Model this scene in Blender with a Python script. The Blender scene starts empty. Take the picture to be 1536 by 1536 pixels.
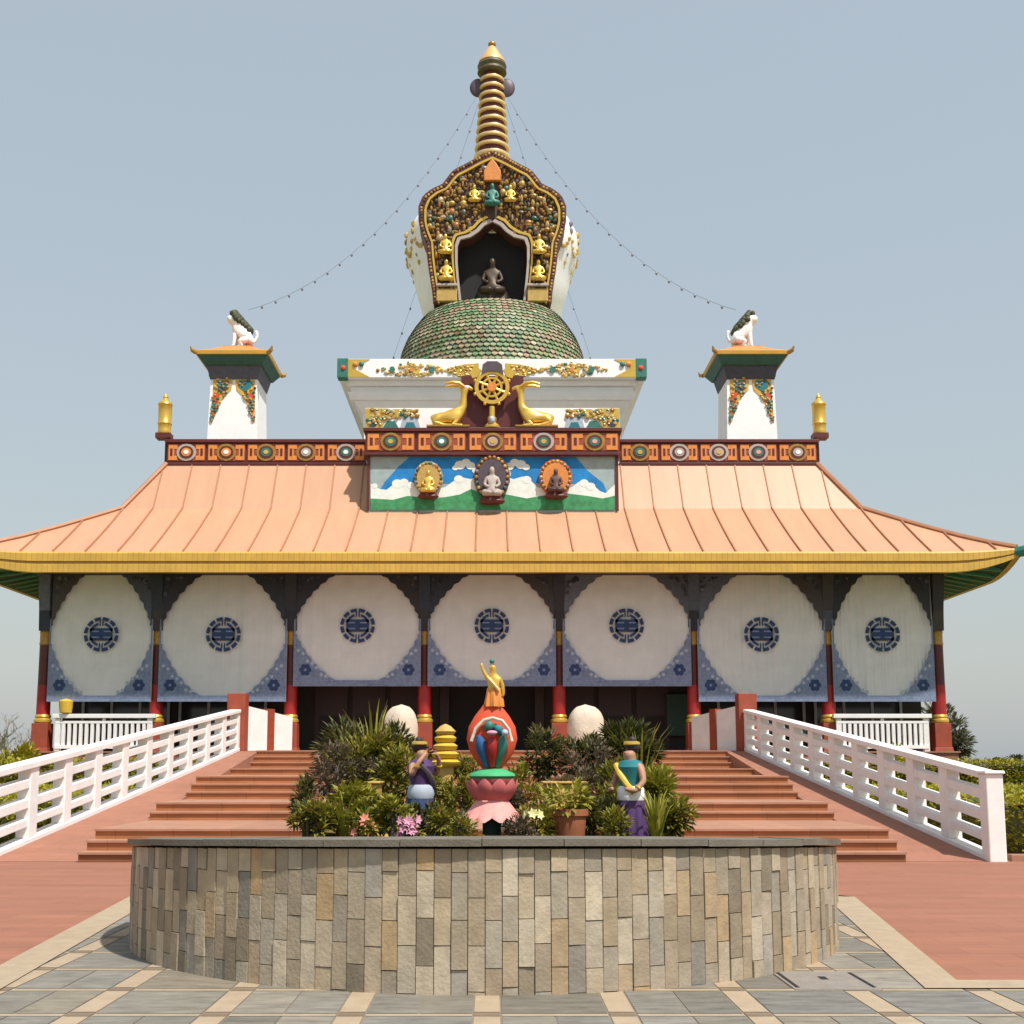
import bpy, math, random
from mathutils import Vector, Matrix, Quaternion
R = math.radians
rng = random.Random(7)
sc = bpy.context.scene
COL = sc.collection
# ------------------------------------------------------------------ camera
F = 1800.0; U0, V0 = 738.0, 916.0; HC = 1.45
TH = math.atan((1150 - V0) / F)
cam_d = bpy.data.cameras.new('camera'); cam = bpy.data.objects.new('camera', cam_d); COL.objects.link(cam)
cam.location = (0, 0, HC); cam.rotation_euler = (R(90) + TH, 0, 0)
cam_d.sensor_width = 36; cam_d.lens = 36 * F / 1536
cam_d.shift_x = (768 - U0) / 1536; cam_d.shift_y = (V0 - 768) / 1536
cam_d.clip_end = 3000; sc.camera = cam
CT, ST = math.cos(TH), math.sin(TH)
def P(u, v, Y):
    "world (X, Z) seen at photograph pixel u, v on the plane at distance Y"
    xc = (u - U0) / F; yc = -(v - V0) / F
    k = Y / (CT - yc * ST)
    return xc * k, HC + k * (ST + yc * CT)
def PX(u, v, Y): return P(u, v, Y)[0]
def PZ(v, Y): return P(U0, v, Y)[1]
def PV(u, v, Y):
    x, z = P(u, v, Y); return Vector((x, Y, z))
# ------------------------------------------------------------------ materials
def lin(c):
    return tuple(((x / 255) / 12.92 if x / 255 <= .04045 else ((x / 255 + .055) / 1.055) ** 2.4) for x in c)
def M(name, col=None, rough=.7, metal=0., var=.15, scale=3., bump=0., bscale=60., ramp=None, attr='rnd', stretch=(1, 1, 1),
      dirt=0., dirt_col=(.12, .10, .08), const=False, trans=0., tile=None):
    m = bpy.data.materials.new(name); m.use_nodes = True
    nt = m.node_tree; N = nt.nodes; L = nt.links
    b = N['Principled BSDF']; b.inputs['Roughness'].default_value = rough; b.inputs['Metallic'].default_value = metal
    tc = N.new('ShaderNodeTexCoord'); mp = N.new('ShaderNodeMapping'); mp.inputs['Scale'].default_value = stretch
    L.new(tc.outputs['Object'], mp.inputs['Vector'])
    if ramp:
        at = N.new('ShaderNodeAttribute'); at.attribute_name = attr
        cr = N.new('ShaderNodeValToRGB'); els = cr.color_ramp.elements
        if const: cr.color_ramp.interpolation = 'CONSTANT'
        while len(els) < len(ramp): els.new(.5)
        for i, c in enumerate(ramp):
            els[i].position = i / (len(ramp) if const else max(1, len(ramp) - 1)); els[i].color = (*c, 1)
        L.new(at.outputs['Fac'], cr.inputs['Fac']); src = cr.outputs['Color']
    else:
        rgb = N.new('ShaderNodeRGB'); rgb.outputs[0].default_value = (*col, 1); src = rgb.outputs[0]
    nz = N.new('ShaderNodeTexNoise'); nz.inputs['Scale'].default_value = scale; nz.inputs['Detail'].default_value = 8
    nz.inputs['Roughness'].default_value = .65
    L.new(mp.outputs[0], nz.inputs['Vector'])
    mr = N.new('ShaderNodeMapRange'); mr.inputs['From Min'].default_value = .25; mr.inputs['From Max'].default_value = .75
    mr.inputs['To Min'].default_value = 1 - var; mr.inputs['To Max'].default_value = 1 + var
    L.new(nz.outputs['Fac'], mr.inputs['Value'])
    mx = N.new('ShaderNodeVectorMath'); mx.operation = 'SCALE'
    L.new(src, mx.inputs[0]); L.new(mr.outputs[0], mx.inputs['Scale'])
    out = mx.outputs[0]
    if dirt:
        n2 = N.new('ShaderNodeTexNoise'); n2.inputs['Scale'].default_value = scale * .37; n2.inputs['Detail'].default_value = 10
        n2.inputs['Roughness'].default_value = .7; n2.inputs['Distortion'].default_value = .6
        L.new(mp.outputs[0], n2.inputs['Vector'])
        m2 = N.new('ShaderNodeMapRange'); m2.inputs['From Min'].default_value = .5; m2.inputs['From Max'].default_value = .8
        m2.inputs['To Max'].default_value = dirt; L.new(n2.outputs['Fac'], m2.inputs['Value'])
        mm = N.new('ShaderNodeMix'); mm.data_type = 'RGBA'; L.new(m2.outputs[0], mm.inputs['Factor'])
        L.new(out, mm.inputs[6]); mm.inputs[7].default_value = (*dirt_col, 1); out = mm.outputs[2]
    if tile:
        bt_ = N.new('ShaderNodeTexBrick'); bt_.inputs['Scale'].default_value = 1; bt_.inputs['Brick Width'].default_value = tile[0]; bt_.inputs['Row Height'].default_value = tile[1]
        bt_.inputs['Mortar Size'].default_value = tile[2]; bt_.inputs['Mortar Smooth'].default_value = .3
        bt_.inputs['Color1'].default_value = (1, 1, 1, 1); bt_.inputs['Color2'].default_value = (tile[3],) * 3 + (1,); bt_.inputs['Mortar'].default_value = (tile[4],) * 3 + (1,)
        L.new(tc.outputs['Object'], bt_.inputs['Vector'])
        mt = N.new('ShaderNodeMix'); mt.data_type = 'RGBA'; mt.blend_type = 'MULTIPLY'; mt.inputs['Factor'].default_value = 1
        L.new(out, mt.inputs[6]); L.new(bt_.outputs['Color'], mt.inputs[7]); out = mt.outputs[2]
    L.new(out, b.inputs['Base Color'])
    if bump:
        n3 = N.new('ShaderNodeTexNoise'); n3.inputs['Scale'].default_value = bscale; n3.inputs['Detail'].default_value = 6
        L.new(mp.outputs[0], n3.inputs['Vector'])
        bp = N.new('ShaderNodeBump'); bp.inputs['Strength'].default_value = bump; bp.inputs['Distance'].default_value = .02
        L.new(n3.outputs['Fac'], bp.inputs['Height']); L.new(bp.outputs[0], b.inputs['Normal'])
    if trans:
        t = N.new('ShaderNodeBsdfTranslucent'); L.new(out, t.inputs['Color'])
        ms = N.new('ShaderNodeMixShader'); ms.inputs[0].default_value = trans
        L.new(b.outputs[0], ms.inputs[1]); L.new(t.outputs[0], ms.inputs[2]); L.new(ms.outputs[0], N['Material Output'].inputs[0])
    return m
MT = {}
def mk(k, *a, **kw): MT[k] = M(k, *a, **kw)
mk('slate', ramp=[(.13, .118, .094), (.22, .198, .158), (.165, .156, .138), (.29, .265, .22), (.21, .178, .13), (.26, .24, .205), (.15, .138, .115)], rough=.7, var=.42, scale=5, stretch=(.7, 2.2, 1), bump=.35, bscale=25, dirt=.35, dirt_col=(.09, .075, .05))
mk('sandstone', (.38, .29, .195), rough=.8, var=.14, scale=6, bump=.2, dirt=.25, dirt_col=(.24, .16, .09))
mk('joint', (.22, .18, .14), var=.2)
mk('junction', (.20, .145, .095), var=.2)
mk('pink_pave', (.315, .127, .075), tile=(.62, .31, .006, .90, .74), rough=.85, var=.16, scale=1.6, stretch=(.35, 1.6, 1), bump=.25, bscale=50, dirt=.3, dirt_col=(.34, .16, .105))
mk('ramp_pink', (.345, .15, .095), tile=(.62, .31, .006, .90, .78), rough=.85, var=.14, scale=2.2, bump=.25, dirt=.3, dirt_col=(.36, .16, .10))
mk('riser', (.40, .15, .055), tile=(.92, 60, .006, .88, .6), rough=.6, var=.25, scale=2.0, stretch=(.5, 1, 3), dirt=.45, dirt_col=(.22, .08, .04))
mk('nosing', (.40, .20, .125), tile=(.92, 60, .006, .90, .65), dirt=.35, dirt_col=(.24, .11, .07), rough=.7, var=.14, scale=3)
mk('grass', (.22, .20, .04), rough=.95, var=.4, scale=.6, dirt=.6, dirt_col=(.24, .18, .07), bump=.6, bscale=8)
mk('stones', ramp=[(.17, .14, .10), (.32, .25, .17), (.43, .35, .25), (.22, .20, .17), (.38, .295, .19), (.50, .42, .31), (.29, .245, .185), (.43, .29, .15), (.33, .295, .245), (.45, .355, .235), (.26, .20, .13), (.38, .315, .23)], rough=.8, var=.22, scale=9, bump=.28, bscale=40, dirt=.45, dirt_col=(.17, .125, .08))
mk('mortar', (.14, .11, .08), rough=.95, var=.3, scale=9)
mk('coping', (.15, .13, .10), rough=.8, var=.3, scale=3, bump=.3, dirt=.5, dirt_col=(.10, .08, .05))
mk('soil', (.055, .04, .025), rough=1, var=.4, scale=8)
mk('white', (.88, .87, .855), rough=.7, var=.05, scale=2, dirt=.12, dirt_col=(.45, .39, .33))
mk('rail_white', (.84, .82, .80), rough=.65, var=.07, scale=3, bump=.15, dirt=.3, dirt_col=(.58, .53, .48))
mk('roof', (.52, .285, .165), rough=.5, var=.09, scale=1.3, stretch=(1.6, .25, .25), dirt=.38, dirt_col=(.43, .235, .15))
mk('seam', (.40, .18, .09), rough=.6, var=.15)
mk('gold_paint', (.60, .36, .06), rough=.45, var=.12, scale=2, dirt=.2, dirt_col=(.30, .16, .03))
mk('fascia_gold', (.60, .36, .06), rough=.5, var=.14, scale=2, dirt=.3, dirt_col=(.30, .16, .03), tile=(.15, 60, .012, .93, .72))
mk('gold', (.72, .46, .09), rough=.32, metal=.55, var=.12, scale=4)
mk('gold_dark', (.40, .22, .05), rough=.4, metal=.4, var=.3, scale=12)
mk('bronze', (.055, .035, .018), rough=.5, metal=.3, var=.2)
mk('cone_gold', (.72, .43, .17), rough=.45, metal=.2, var=.1)
mk('ring_gold', (.78, .56, .24), rough=.38, metal=.3, var=.1)
mk('crown_dark', (.09, .075, .03), rough=.5, var=.5, scale=9, dirt=.6, dirt_col=(.30, .17, .05))
mk('dark_line', (.09, .045, .02), var=.2)
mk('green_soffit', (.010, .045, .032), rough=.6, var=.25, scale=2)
mk('teal_soffit', (.025, .105, .085), rough=.6, var=.25, scale=3)
mk('jade', (.03, .17, .13), rough=.5, var=.2, scale=8)
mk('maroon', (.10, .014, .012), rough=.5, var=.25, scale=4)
mk('red_paint', (.34, .014, .012), rough=.45, var=.15, scale=4)
mk('red_brown', (.30, .055, .025), rough=.6, var=.2, scale=4, dirt=.25)
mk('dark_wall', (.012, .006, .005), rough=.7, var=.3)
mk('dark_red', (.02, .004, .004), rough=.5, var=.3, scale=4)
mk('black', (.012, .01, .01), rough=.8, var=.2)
mk('glass_dark', (.02, .022, .025), rough=.12, var=.1)
mk('mullion', (.30, .33, .36), var=.1)
mk('cloth', (.83, .825, .82), rough=.95, var=.08, scale=1.4, bump=.2, bscale=120, dirt=.12, dirt_col=(.5, .44, .36), trans=.12)
mk('blue_grey', (.21, .255, .38), rough=.9, var=.3, scale=12, dirt=.75, dirt_col=(.055, .075, .17))
mk('navy', (.035, .06, .15), rough=.9, var=.25, scale=9)
mk('pale_blue', (.42, .46, .54), rough=.9, var=.15, scale=9)
mk('carved', ramp=[(.012, .013, .03), (.03, .026, .035), (.022, .034, .06), (.15, .16, .21), (.016, .015, .026), (.06, .05, .05)], rough=.6, var=.3, scale=9)
mk('scales', ramp=[(.07, .15, .06), (.25, .25, .11), (.13, .26, .11), (.42, .28, .18), (.09, .19, .10), (.46, .42, .27), (.19, .12, .06), (.24, .33, .17), (.36, .18, .14)], rough=.6, var=.18, scale=10)
mk('dome_base', (.07, .09, .05), var=.2)
mk('ornament', ramp=[(.56, .36, .07), (.30, .14, .04), (.62, .42, .11), (.12, .05, .03), (.05, .16, .12), (.50, .30, .06), (.20, .19, .25), (.58, .42, .22), (.36, .21, .05), (.45, .17, .07)], rough=.4, metal=.2, var=.15, scale=8)
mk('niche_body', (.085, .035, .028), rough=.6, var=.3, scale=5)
mk('trim_grey', (.42, .35, .31), rough=.6, var=.15)
mk('mural_blue', (.004, .20, .52), rough=.6, var=.3, scale=3)
mk('mural_white', (.76, .79, .74), rough=.7, var=.12, scale=6)
mk('mural_green', (.045, .26, .10), rough=.7, var=.45, scale=5)
mk('mural_grey', (.32, .40, .40), rough=.7, var=.2, scale=4)
mk('orange', (.68, .24, .05), rough=.5, var=.2, scale=8)
mk('flame_red', (.60, .075, .025), rough=.75, var=.15, scale=10)
mk('teal', (.015, .17, .20), rough=.75, var=.2, scale=10)
mk('leaf_paint', (.05, .36, .14), rough=.75, var=.12, scale=10)
mk('blue_paint', (.02, .10, .26), rough=.75, var=.2, scale=10)
mk('pink_petal', (.74, .30, .27), rough=.75, var=.15, scale=14)
mk('rose_petal', (.50, .115, .115), rough=.75, var=.25, scale=14)
mk('grey_violet', (.085, .06, .075), rough=.5, var=.3, scale=6)
mk('skin_tan', (.42, .22, .14), rough=.6, var=.1)
mk('violet', (.075, .03, .12), rough=.75, var=.2, scale=12)
mk('hair', (.03, .018, .018), rough=.6, var=.2)
mk('yellow', (.68, .43, .045), rough=.5, var=.12, scale=10)
mk('ochre', (.50, .32, .085), rough=.7, var=.22, scale=7, dirt=.3)
mk('terracotta', (.33, .11, .045), rough=.8, var=.2, scale=10)
mk('cream_stone', (.62, .53, .42), rough=.9, var=.14, scale=7, bump=.6, bscale=18, dirt=.2, dirt_col=(.42, .33, .22))
mk('wire', (.10, .11, .12), var=.1)
mk('bulb', (.2, .21, .25), rough=.4, var=.1)
mk('bark', (.10, .075, .055), rough=.95, var=.3, scale=10, bump=.5)
def leafmat(k, ramp): mk(k, ramp=ramp, rough=.6, var=.15, scale=6, trans=.25)
leafmat('leaf_dark', [(.025, .032, .008), (.10, .11, .018), (.05, .065, .015), (.19, .18, .032), (.13, .095, .04)])
leafmat('leaf_mid', [(.06, .07, .012), (.25, .235, .018), (.14, .15, .016), (.42, .36, .035), (.22, .15, .035)])
leafmat('leaf_lime', [(.15, .165, .015), (.32, .29, .025), (.22, .22, .02), (.42, .36, .05)])
leafmat('leaf_dry', [(.10, .075, .045), (.16, .12, .07), (.08, .08, .035), (.20, .13, .09)])
leafmat('leaf_hedge', [(.20, .20, .012), (.40, .34, .015), (.28, .26, .012), (.50, .42, .03)])
leafmat('leaf_far', [(.05, .065, .035), (.09, .10, .05), (.07, .085, .045), (.12, .11, .065)])
leafmat('leaf_grey', [(.09, .09, .06), (.15, .14, .09), (.12, .13, .08), (.19, .17, .12)])
mk('bare_twig', (.26, .24, .23), var=.2)
mk('petal_pink', (.66, .28, .40), rough=.6, var=.15)
mk('petal_salmon', (.70, .24, .15), rough=.6, var=.15)
mk('petal_cream', (.75, .70, .32), rough=.6, var=.1)
mk('concrete', (.24, .21, .18), rough=.85, var=.16, scale=8, bump=.3)
# ------------------------------------------------------------------ mesh builder
ORG = {}
class MB:
    def __init__(s): s.v = []; s.f = []; s.r = []; s.m = []
    def add(s, vs, fs, r=None, mi=0):
        o = len(s.v); s.v += [Vector(p) for p in vs]
        r = rng.random() if r is None else r
        for f in fs: s.f.append([o + i for i in f]); s.r.append(r); s.m.append(mi)
        return s
    def box(s, x0, x1, y0, y1, z0, z1, r=None, mi=0):
        return s.add([(x0, y0, z0), (x1, y0, z0), (x1, y1, z0), (x0, y1, z0), (x0, y0, z1), (x1, y0, z1), (x1, y1, z1), (x0, y1, z1)],
                     [(0, 3, 2, 1), (4, 5, 6, 7), (0, 1, 5, 4), (1, 2, 6, 5), (2, 3, 7, 6), (3, 0, 4, 7)], r, mi)
    def frustum(s, cx, cy, a0, b0, z0, a1, b1, z1, r=None, mi=0):
        return s.add([(cx - a0, cy - b0, z0), (cx + a0, cy - b0, z0), (cx + a0, cy + b0, z0), (cx - a0, cy + b0, z0),
                      (cx - a1, cy - b1, z1), (cx + a1, cy - b1, z1), (cx + a1, cy + b1, z1), (cx - a1, cy + b1, z1)],
                     [(0, 3, 2, 1), (4, 5, 6, 7), (0, 1, 5, 4), (1, 2, 6, 5), (2, 3, 7, 6), (3, 0, 4, 7)], r, mi)
    def lathe(s, cx, cy, prof, n=24, r=None, mi=0, sy=1., a0=0.):
        vs = []; fs = []
        for (rad, z) in prof:
            for i in range(n):
                a = a0 + 2 * math.pi * i / n
                vs.append((cx + rad * math.cos(a), cy + sy * rad * math.sin(a), z))
        for j in range(len(prof) - 1):
            for i in range(n):
                fs.append((j * n + i, j * n + (i + 1) % n, (j + 1) * n + (i + 1) % n, (j + 1) * n + i))
        fs.append(tuple(range(n - 1, -1, -1))); fs.append(tuple((len(prof) - 1) * n + i for i in range(n)))
        return s.add(vs, fs, r, mi)
    def prism(s, pts, y0, y1, r=None, mi=0):
        "polygon in x,z (counter-clockwise seen from the front) extruded from y0 (front) to y1"
        n = len(pts)
        vs = [(x, y0, z) for x, z in pts] + [(x, y1, z) for x, z in pts]
        fs = [tuple(range(n)), tuple(range(2 * n - 1, n - 1, -1))] + [((i + 1) % n, i, n + i, n + (i + 1) % n) for i in range(n)]
        return s.add(vs, fs, r, mi)
    def sheet(s, pts, z, r=None, mi=0): return s.add([(x, y, z) for x, y in pts], [tuple(range(len(pts)))], r, mi)
    def tube(s, pts, rad, n=6, r=None, mi=0):
        pts = [Vector(p) for p in pts]; rads = rad if isinstance(rad, (list, tuple)) else [rad] * len(pts)
        vs = []; fs = []
        for i, p in enumerate(pts):
            d = (pts[min(i + 1, len(pts) - 1)] - pts[max(i - 1, 0)]).normalized()
            a = d.orthogonal().normalized() if abs(d.z) > .95 else d.cross(Vector((0, 0, 1))).normalized()
            b = d.cross(a)
            for k in range(n):
                t = 2 * math.pi * k / n; vs.append(p + (a * math.cos(t) + b * math.sin(t)) * rads[i])
        for j in range(len(pts) - 1):
            for k in range(n): fs.append((j * n + k, j * n + (k + 1) % n, (j + 1) * n + (k + 1) % n, (j + 1) * n + k))
        fs.append(tuple(range(n - 1, -1, -1))); fs.append(tuple((len(pts) - 1) * n + k for k in range(n)))
        return s.add(vs, fs, r, mi)
    def blob(s, c, rx, ry, rz, n=8, m=5, r=None, mi=0):
        vs = [(c[0], c[1], c[2] - rz)]; fs = []
        for j in range(1, m):
            t = math.pi * j / m
            for i in range(n):
                a = 2 * math.pi * i / n
                vs.append((c[0] + rx * math.sin(t) * math.cos(a), c[1] + ry * math.sin(t) * math.sin(a), c[2] - rz * math.cos(t)))
        vs.append((c[0], c[1], c[2] + rz)); last = len(vs) - 1
        for i in range(n):
            fs.append((0, 1 + (i + 1) % n, 1 + i)); fs.append((last, last - n + i, last - n + (i + 1) % n))
        for j in range(m - 2):
            for i in range(n):
                a = 1 + j * n
                fs.append((a + i, a + (i + 1) % n, a + n + (i + 1) % n, a + n + i))
        return s.add(vs, fs, r, mi)
    def leaf(s, p, d, up, l, w, r=None, mi=0):
        d = d.normalized(); sd = d.cross(up)
        sd = sd.normalized() if sd.length > 1e-4 else d.orthogonal().normalized()
        nn = sd.cross(d)
        return s.add([p, p + d * l * .45 + sd * w * .5 + nn * l * .06, p + d * l - nn * l * .12, p + d * l * .45 - sd * w * .5 + nn * l * .06], [(0, 1, 2), (0, 2, 3)], r, mi)
    def build(s, name, mats, parent=None, loc=None, smooth=False, bevel=0.):
        if not isinstance(mats, (list, tuple)): mats = [mats]
        o3 = ORG[parent.name] if parent else Vector(loc or (0, 0, 0))
        me = bpy.data.meshes.new(name); me.from_pydata([tuple(p - o3) for p in s.v], [], s.f)
        for k in mats: me.materials.append(MT[k])
        at = me.attributes.new('rnd', 'FLOAT', 'FACE'); at.data.foreach_set('value', s.r)
        if len(mats) > 1: me.polygons.foreach_set('material_index', s.m)
        me.update()
        if smooth:
            me.polygons.foreach_set('use_smooth', [True] * len(me.polygons)); me.set_sharp_from_angle(angle=R(40))
        ob = bpy.data.objects.new(name, me); COL.objects.link(ob)
        if parent: ob.parent = parent
        else: ob.location = o3
        ORG[ob.name] = o3
        if bevel:
            b = ob.modifiers.new('bevel', 'BEVEL'); b.width = bevel; b.segments = 2; b.limit_method = 'ANGLE'
        return ob
def tag(o, label, cat, group=None, kind=None):
    if label: o['label'] = label
    if cat: o['category'] = cat
    if group: o['group'] = group
    if kind: o['kind'] = kind
    return o
def thing(name, loc, label, cat, group=None):
    o = bpy.data.objects.new(name, None); COL.objects.link(o); o.location = loc; o.empty_display_size = .2
    ORG[o.name] = Vector(loc)
    return tag(o, label, cat, group)
def dup(o, parent=None, dx=None, label=None, mirror=False):
    c = o.copy(); COL.objects.link(c)
    if parent: c.parent = parent
    if dx is not None: c.location = o.location + Vector(dx)
    ORG[c.name] = ORG[o.name] + Vector(dx or (0, 0, 0))
    if label: c['label'] = label
    for ch in [x for x in COL.objects if x.parent == o]: dup(ch, c)
    return c
def folded(mb, cx, cy, prof, amp, nf, n=64, sy=1., ph=0.):
    "a lathe whose radius ripples into hanging cloth folds, deeper towards the hem"
    vs = []; fs = []
    for j, (rad_, z) in enumerate(prof):
        k_ = amp * (1 - j / (len(prof) - 1)) ** .7
        for i in range(n):
            a = 2 * math.pi * i / n; rr = rad_ * (1 + k_ * (math.sin(nf * a + ph + j * .25) + .5 * math.sin((nf * 2 + 1) * a + ph)))
            vs.append((cx + rr * math.cos(a), cy + sy * rr * math.sin(a), z))
    for j in range(len(prof) - 1):
        for i in range(n): fs.append((j * n + i, j * n + (i + 1) % n, (j + 1) * n + (i + 1) % n, (j + 1) * n + i))
    fs.append(tuple(range(n - 1, -1, -1))); fs.append(tuple((len(prof) - 1) * n + i for i in range(n)))
    return mb.add(vs, fs)
def skin(name, verts, edges, radii, mat, parent=None, loc=None, sub=2, root=0):
    o3 = ORG[parent.name] if parent else Vector(loc or (0, 0, 0))
    me = bpy.data.meshes.new(name); me.from_pydata([tuple(Vector(p) - o3) for p in verts], edges, [])
    ob = bpy.data.objects.new(name, me); COL.objects.link(ob)
    md = ob.modifiers.new('skin', 'SKIN'); md.use_smooth_shade = True
    for i, sv in enumerate(me.skin_vertices[0].data):
        r = radii[i]; sv.radius = (r, r) if not isinstance(r, tuple) else r; sv.use_root = (i == root)
    sb = ob.modifiers.new('sub', 'SUBSURF'); sb.levels = sb.render_levels = sub
    dg = bpy.context.evaluated_depsgraph_get(); dg.update()
    m2 = bpy.data.meshes.new_from_object(ob.evaluated_get(dg)); m2.name = name
    ob.modifiers.clear(); ob.data = m2; m2.materials.clear(); m2.materials.append(MT[mat])
    m2.polygons.foreach_set('use_smooth', [True] * len(m2.polygons))
    if parent: ob.parent = parent
    else: ob.location = o3
    ORG[ob.name] = o3
    return ob
# ------------------------------------------------------------------ light, sky
sd = Vector((.37, -.46, 1.0)).normalized()
EL = math.asin(sd.z); AZ = math.atan2(sd.x, sd.y)
W = bpy.data.worlds.new('World'); sc.world = W; W.use_nodes = True
nt = W.node_tree; bg = nt.nodes['Background']; sky = nt.nodes.new('ShaderNodeTexSky'); sky.sky_type = 'NISHITA'
sky.sun_disc = False; sky.sun_elevation = EL; sky.sun_rotation = AZ; sky.altitude = 0; sky.air_density = 2.0; sky.dust_density = 2.0; sky.ozone_density = 1.0
hz = nt.nodes.new('ShaderNodeMix'); hz.data_type = 'RGBA'; hz.inputs['Factor'].default_value = .847; hz.inputs[7].default_value = (1.62, 1.83, 2.04, 1)   # even summer haze over the blue
nt.links.new(sky.outputs[0], hz.inputs[6]); nt.links.new(hz.outputs[2], bg.inputs[0]); bg.inputs[1].default_value = .15
ld = bpy.data.lights.new('sun', 'SUN'); ld.energy = 3.0; ld.angle = R(1.4); ld.color = (1, .965, .90)
lo = bpy.data.objects.new('sun', ld); COL.objects.link(lo); lo.rotation_euler = (-sd).to_track_quat('-Z', 'Y').to_euler(); lo.location = sd * 80
sc.view_settings.view_transform = 'Standard'; sc.view_settings.look = 'None'; sc.view_settings.gamma = 1
sc.view_settings.exposure = 0.8
sc.cycles.max_bounces = 6
# ------------------------------------------------------------------ ground
g = MB().sheet([(-900, -30), (900, -30), (900, 1800), (-900, 1800)], -.012).build('ground', 'grass'); tag(g, None, None, kind='structure')
base = MB().sheet([(-9, -4), (9, -4), (9, 16), (-9, 16)], 0.0).build('paving_bed', 'joint'); tag(base, None, None, kind='structure')
pv = MB(); S = .80; sw = .165; gp = .006
for i in range(-10, 11):
    for j in range(0, 17):
        x0 = -.112 + i * S; y0 = .06 + j * S
        if abs(x0 + .4) > 8: continue
        rh = .12
        q = lambda a, b, c, d, mi=0: pv.add([(a + gp, c + gp, .004), (b - gp, c + gp, .004), (b - gp, d - gp, .004), (a + gp, d - gp, .004)], [(0, 1, 2, 3)], None, mi)
        q(x0, x0 + sw, y0 + rh, y0 + S, 1)                     # strip running away
        q(x0, x0 + sw, y0, y0 + rh, 2)                         # junction
        q(x0 + sw, x0 + S, y0, y0 + rh * .62, 1)               # strip across
        k = rng.choice([1, 2, 2])
        xs = [x0 + sw + (S - sw) * a / k for a in range(k + 1)]
        for a in range(k): q(xs[a], xs[a + 1], y0 + rh * .62, y0 + S, 0)
tag(pv.build('pavement', ['slate', 'sandstone', 'junction']), None, None, kind='structure')
fc = MB(); bd = MB()
for s, (cx_, cy_) in ((-1, (3.42, 7.2)), (1, (3.16, 8.42))):
    pts = [(s * cx_, cy_), (s * 22, cy_), (s * 22, 18.75), (0, 18.75), (0, 15.2), (s * 3.1, 15.2), (s * 4.05, 13.7)]
    fc.sheet(pts if s > 0 else pts[::-1], .008)
    q1 = [(s * cx_, cy_), (s * 4.05, 13.7), (s * 3.72, 13.7), (s * (cx_ - .32), cy_ - .3)]
    q2 = [(s * (cx_ - .32), cy_ - .3), (s * 22, cy_ - .3), (s * 22, cy_), (s * cx_, cy_)]
    bd.sheet(q1 if s < 0 else q1[::-1], .012); bd.sheet(q2 if s > 0 else q2[::-1], .012)
tag(fc.build('forecourt', 'pink_pave'), None, None, kind='structure')
tag(bd.build('pavement_border', 'sandstone'), None, None, kind='structure')
kb = MB()
for s in (-1, 1): kb.box(min(s * 7.98, s * 24), max(s * 7.98, s * 24), 18.76, 18.95, -.02, .11)
tag(kb.build('kerb', 'nosing', bevel=.01), None, None, kind='structure')
# drain cover
x0, x1 = 1.98, 2.55
dcv = MB().box(x0, x1, 8.08, 8.78, .0, .009).build('drain_cover', 'concrete', loc=(2.26, 8.4, 0))
tag(dcv, 'grey slotted concrete drain cover in the paving right of the stone planter', 'drain cover')
sl = MB(); sl.box(x0 + .02, x0 + .045, 8.15, 8.72, .008, .0115); sl.box(x1 - .045, x1 - .02, 8.15, 8.72, .008, .0115); sl.box(2.25, 2.30, 8.45, 8.56, .008, .0115)
sl.build('slot', 'black', dcv)
# ------------------------------------------------------------------ stairs, ramps
RI = .157
YS = [18.6, 18.98, 19.36, 22.4, 22.8, 25.0, 25.4, 25.8, 29.1, 31.5, 31.9, 32.3]
WS = 6.3
st = thing('stairs', (0, 18.6, 0), 'wide terracotta stairway with long landings rising to the temple', 'stairs')
for k, y in enumerate(YS):
    y1 = YS[k + 1] + .05 if k + 1 < len(YS) else 33.0
    o = MB().box(-WS, WS, y, y1, max(0.01, k * RI - .05), (k + 1) * RI - .035).build('step', 'riser', st)
    MB().box(-WS - .01, WS + .01, y - .035, y1 - .051 + .02, (k + 1) * RI - .034, (k + 1) * RI).build('tread', 'nosing', o)
ZF = RI * 12
def lerp(a, b, t): return a + (b - a) * t
def rampz(y): return max(0, min(ZF, ZF * (y - 18.75) / (32.5 - 18.75)))
for s in (-1, 1):
    rp = MB(); ys = [18.75, 32.5, 33.0]
    pr = [(18.75, .012), (32.5, ZF - .02), (33.0, ZF - .02)]
    vs = []; fs = []
    for y, z in pr:
        xo = lerp(7.95, 7.08, (y - 18.75) / 13.9)
        vs += [(s * (WS - .02), y, -.1), (s * (WS - .02), y, z), (s * xo, y, z), (s * xo, y, -.1)]
    for j in range(2):
        for a in range(4):
            q = (j * 4 + a, j * 4 + (a + 1) % 4, j * 4 + 4 + (a + 1) % 4, j * 4 + 4 + a); fs.append(q if s < 0 else q[::-1])
    fs += [(0, 3, 2, 1), (8, 9, 10, 11)]
    rp.add(vs, fs); ob = rp.build('ramp', 'ramp_pink', loc=(s * 7, 18.75, 0))
    tag(ob, 'pink sloping ramp %s the terracotta stairs, along the white %s railing' % (('left of', 'sunlit') if s < 0 else ('right of', 'shaded')), 'ramp')
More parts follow.
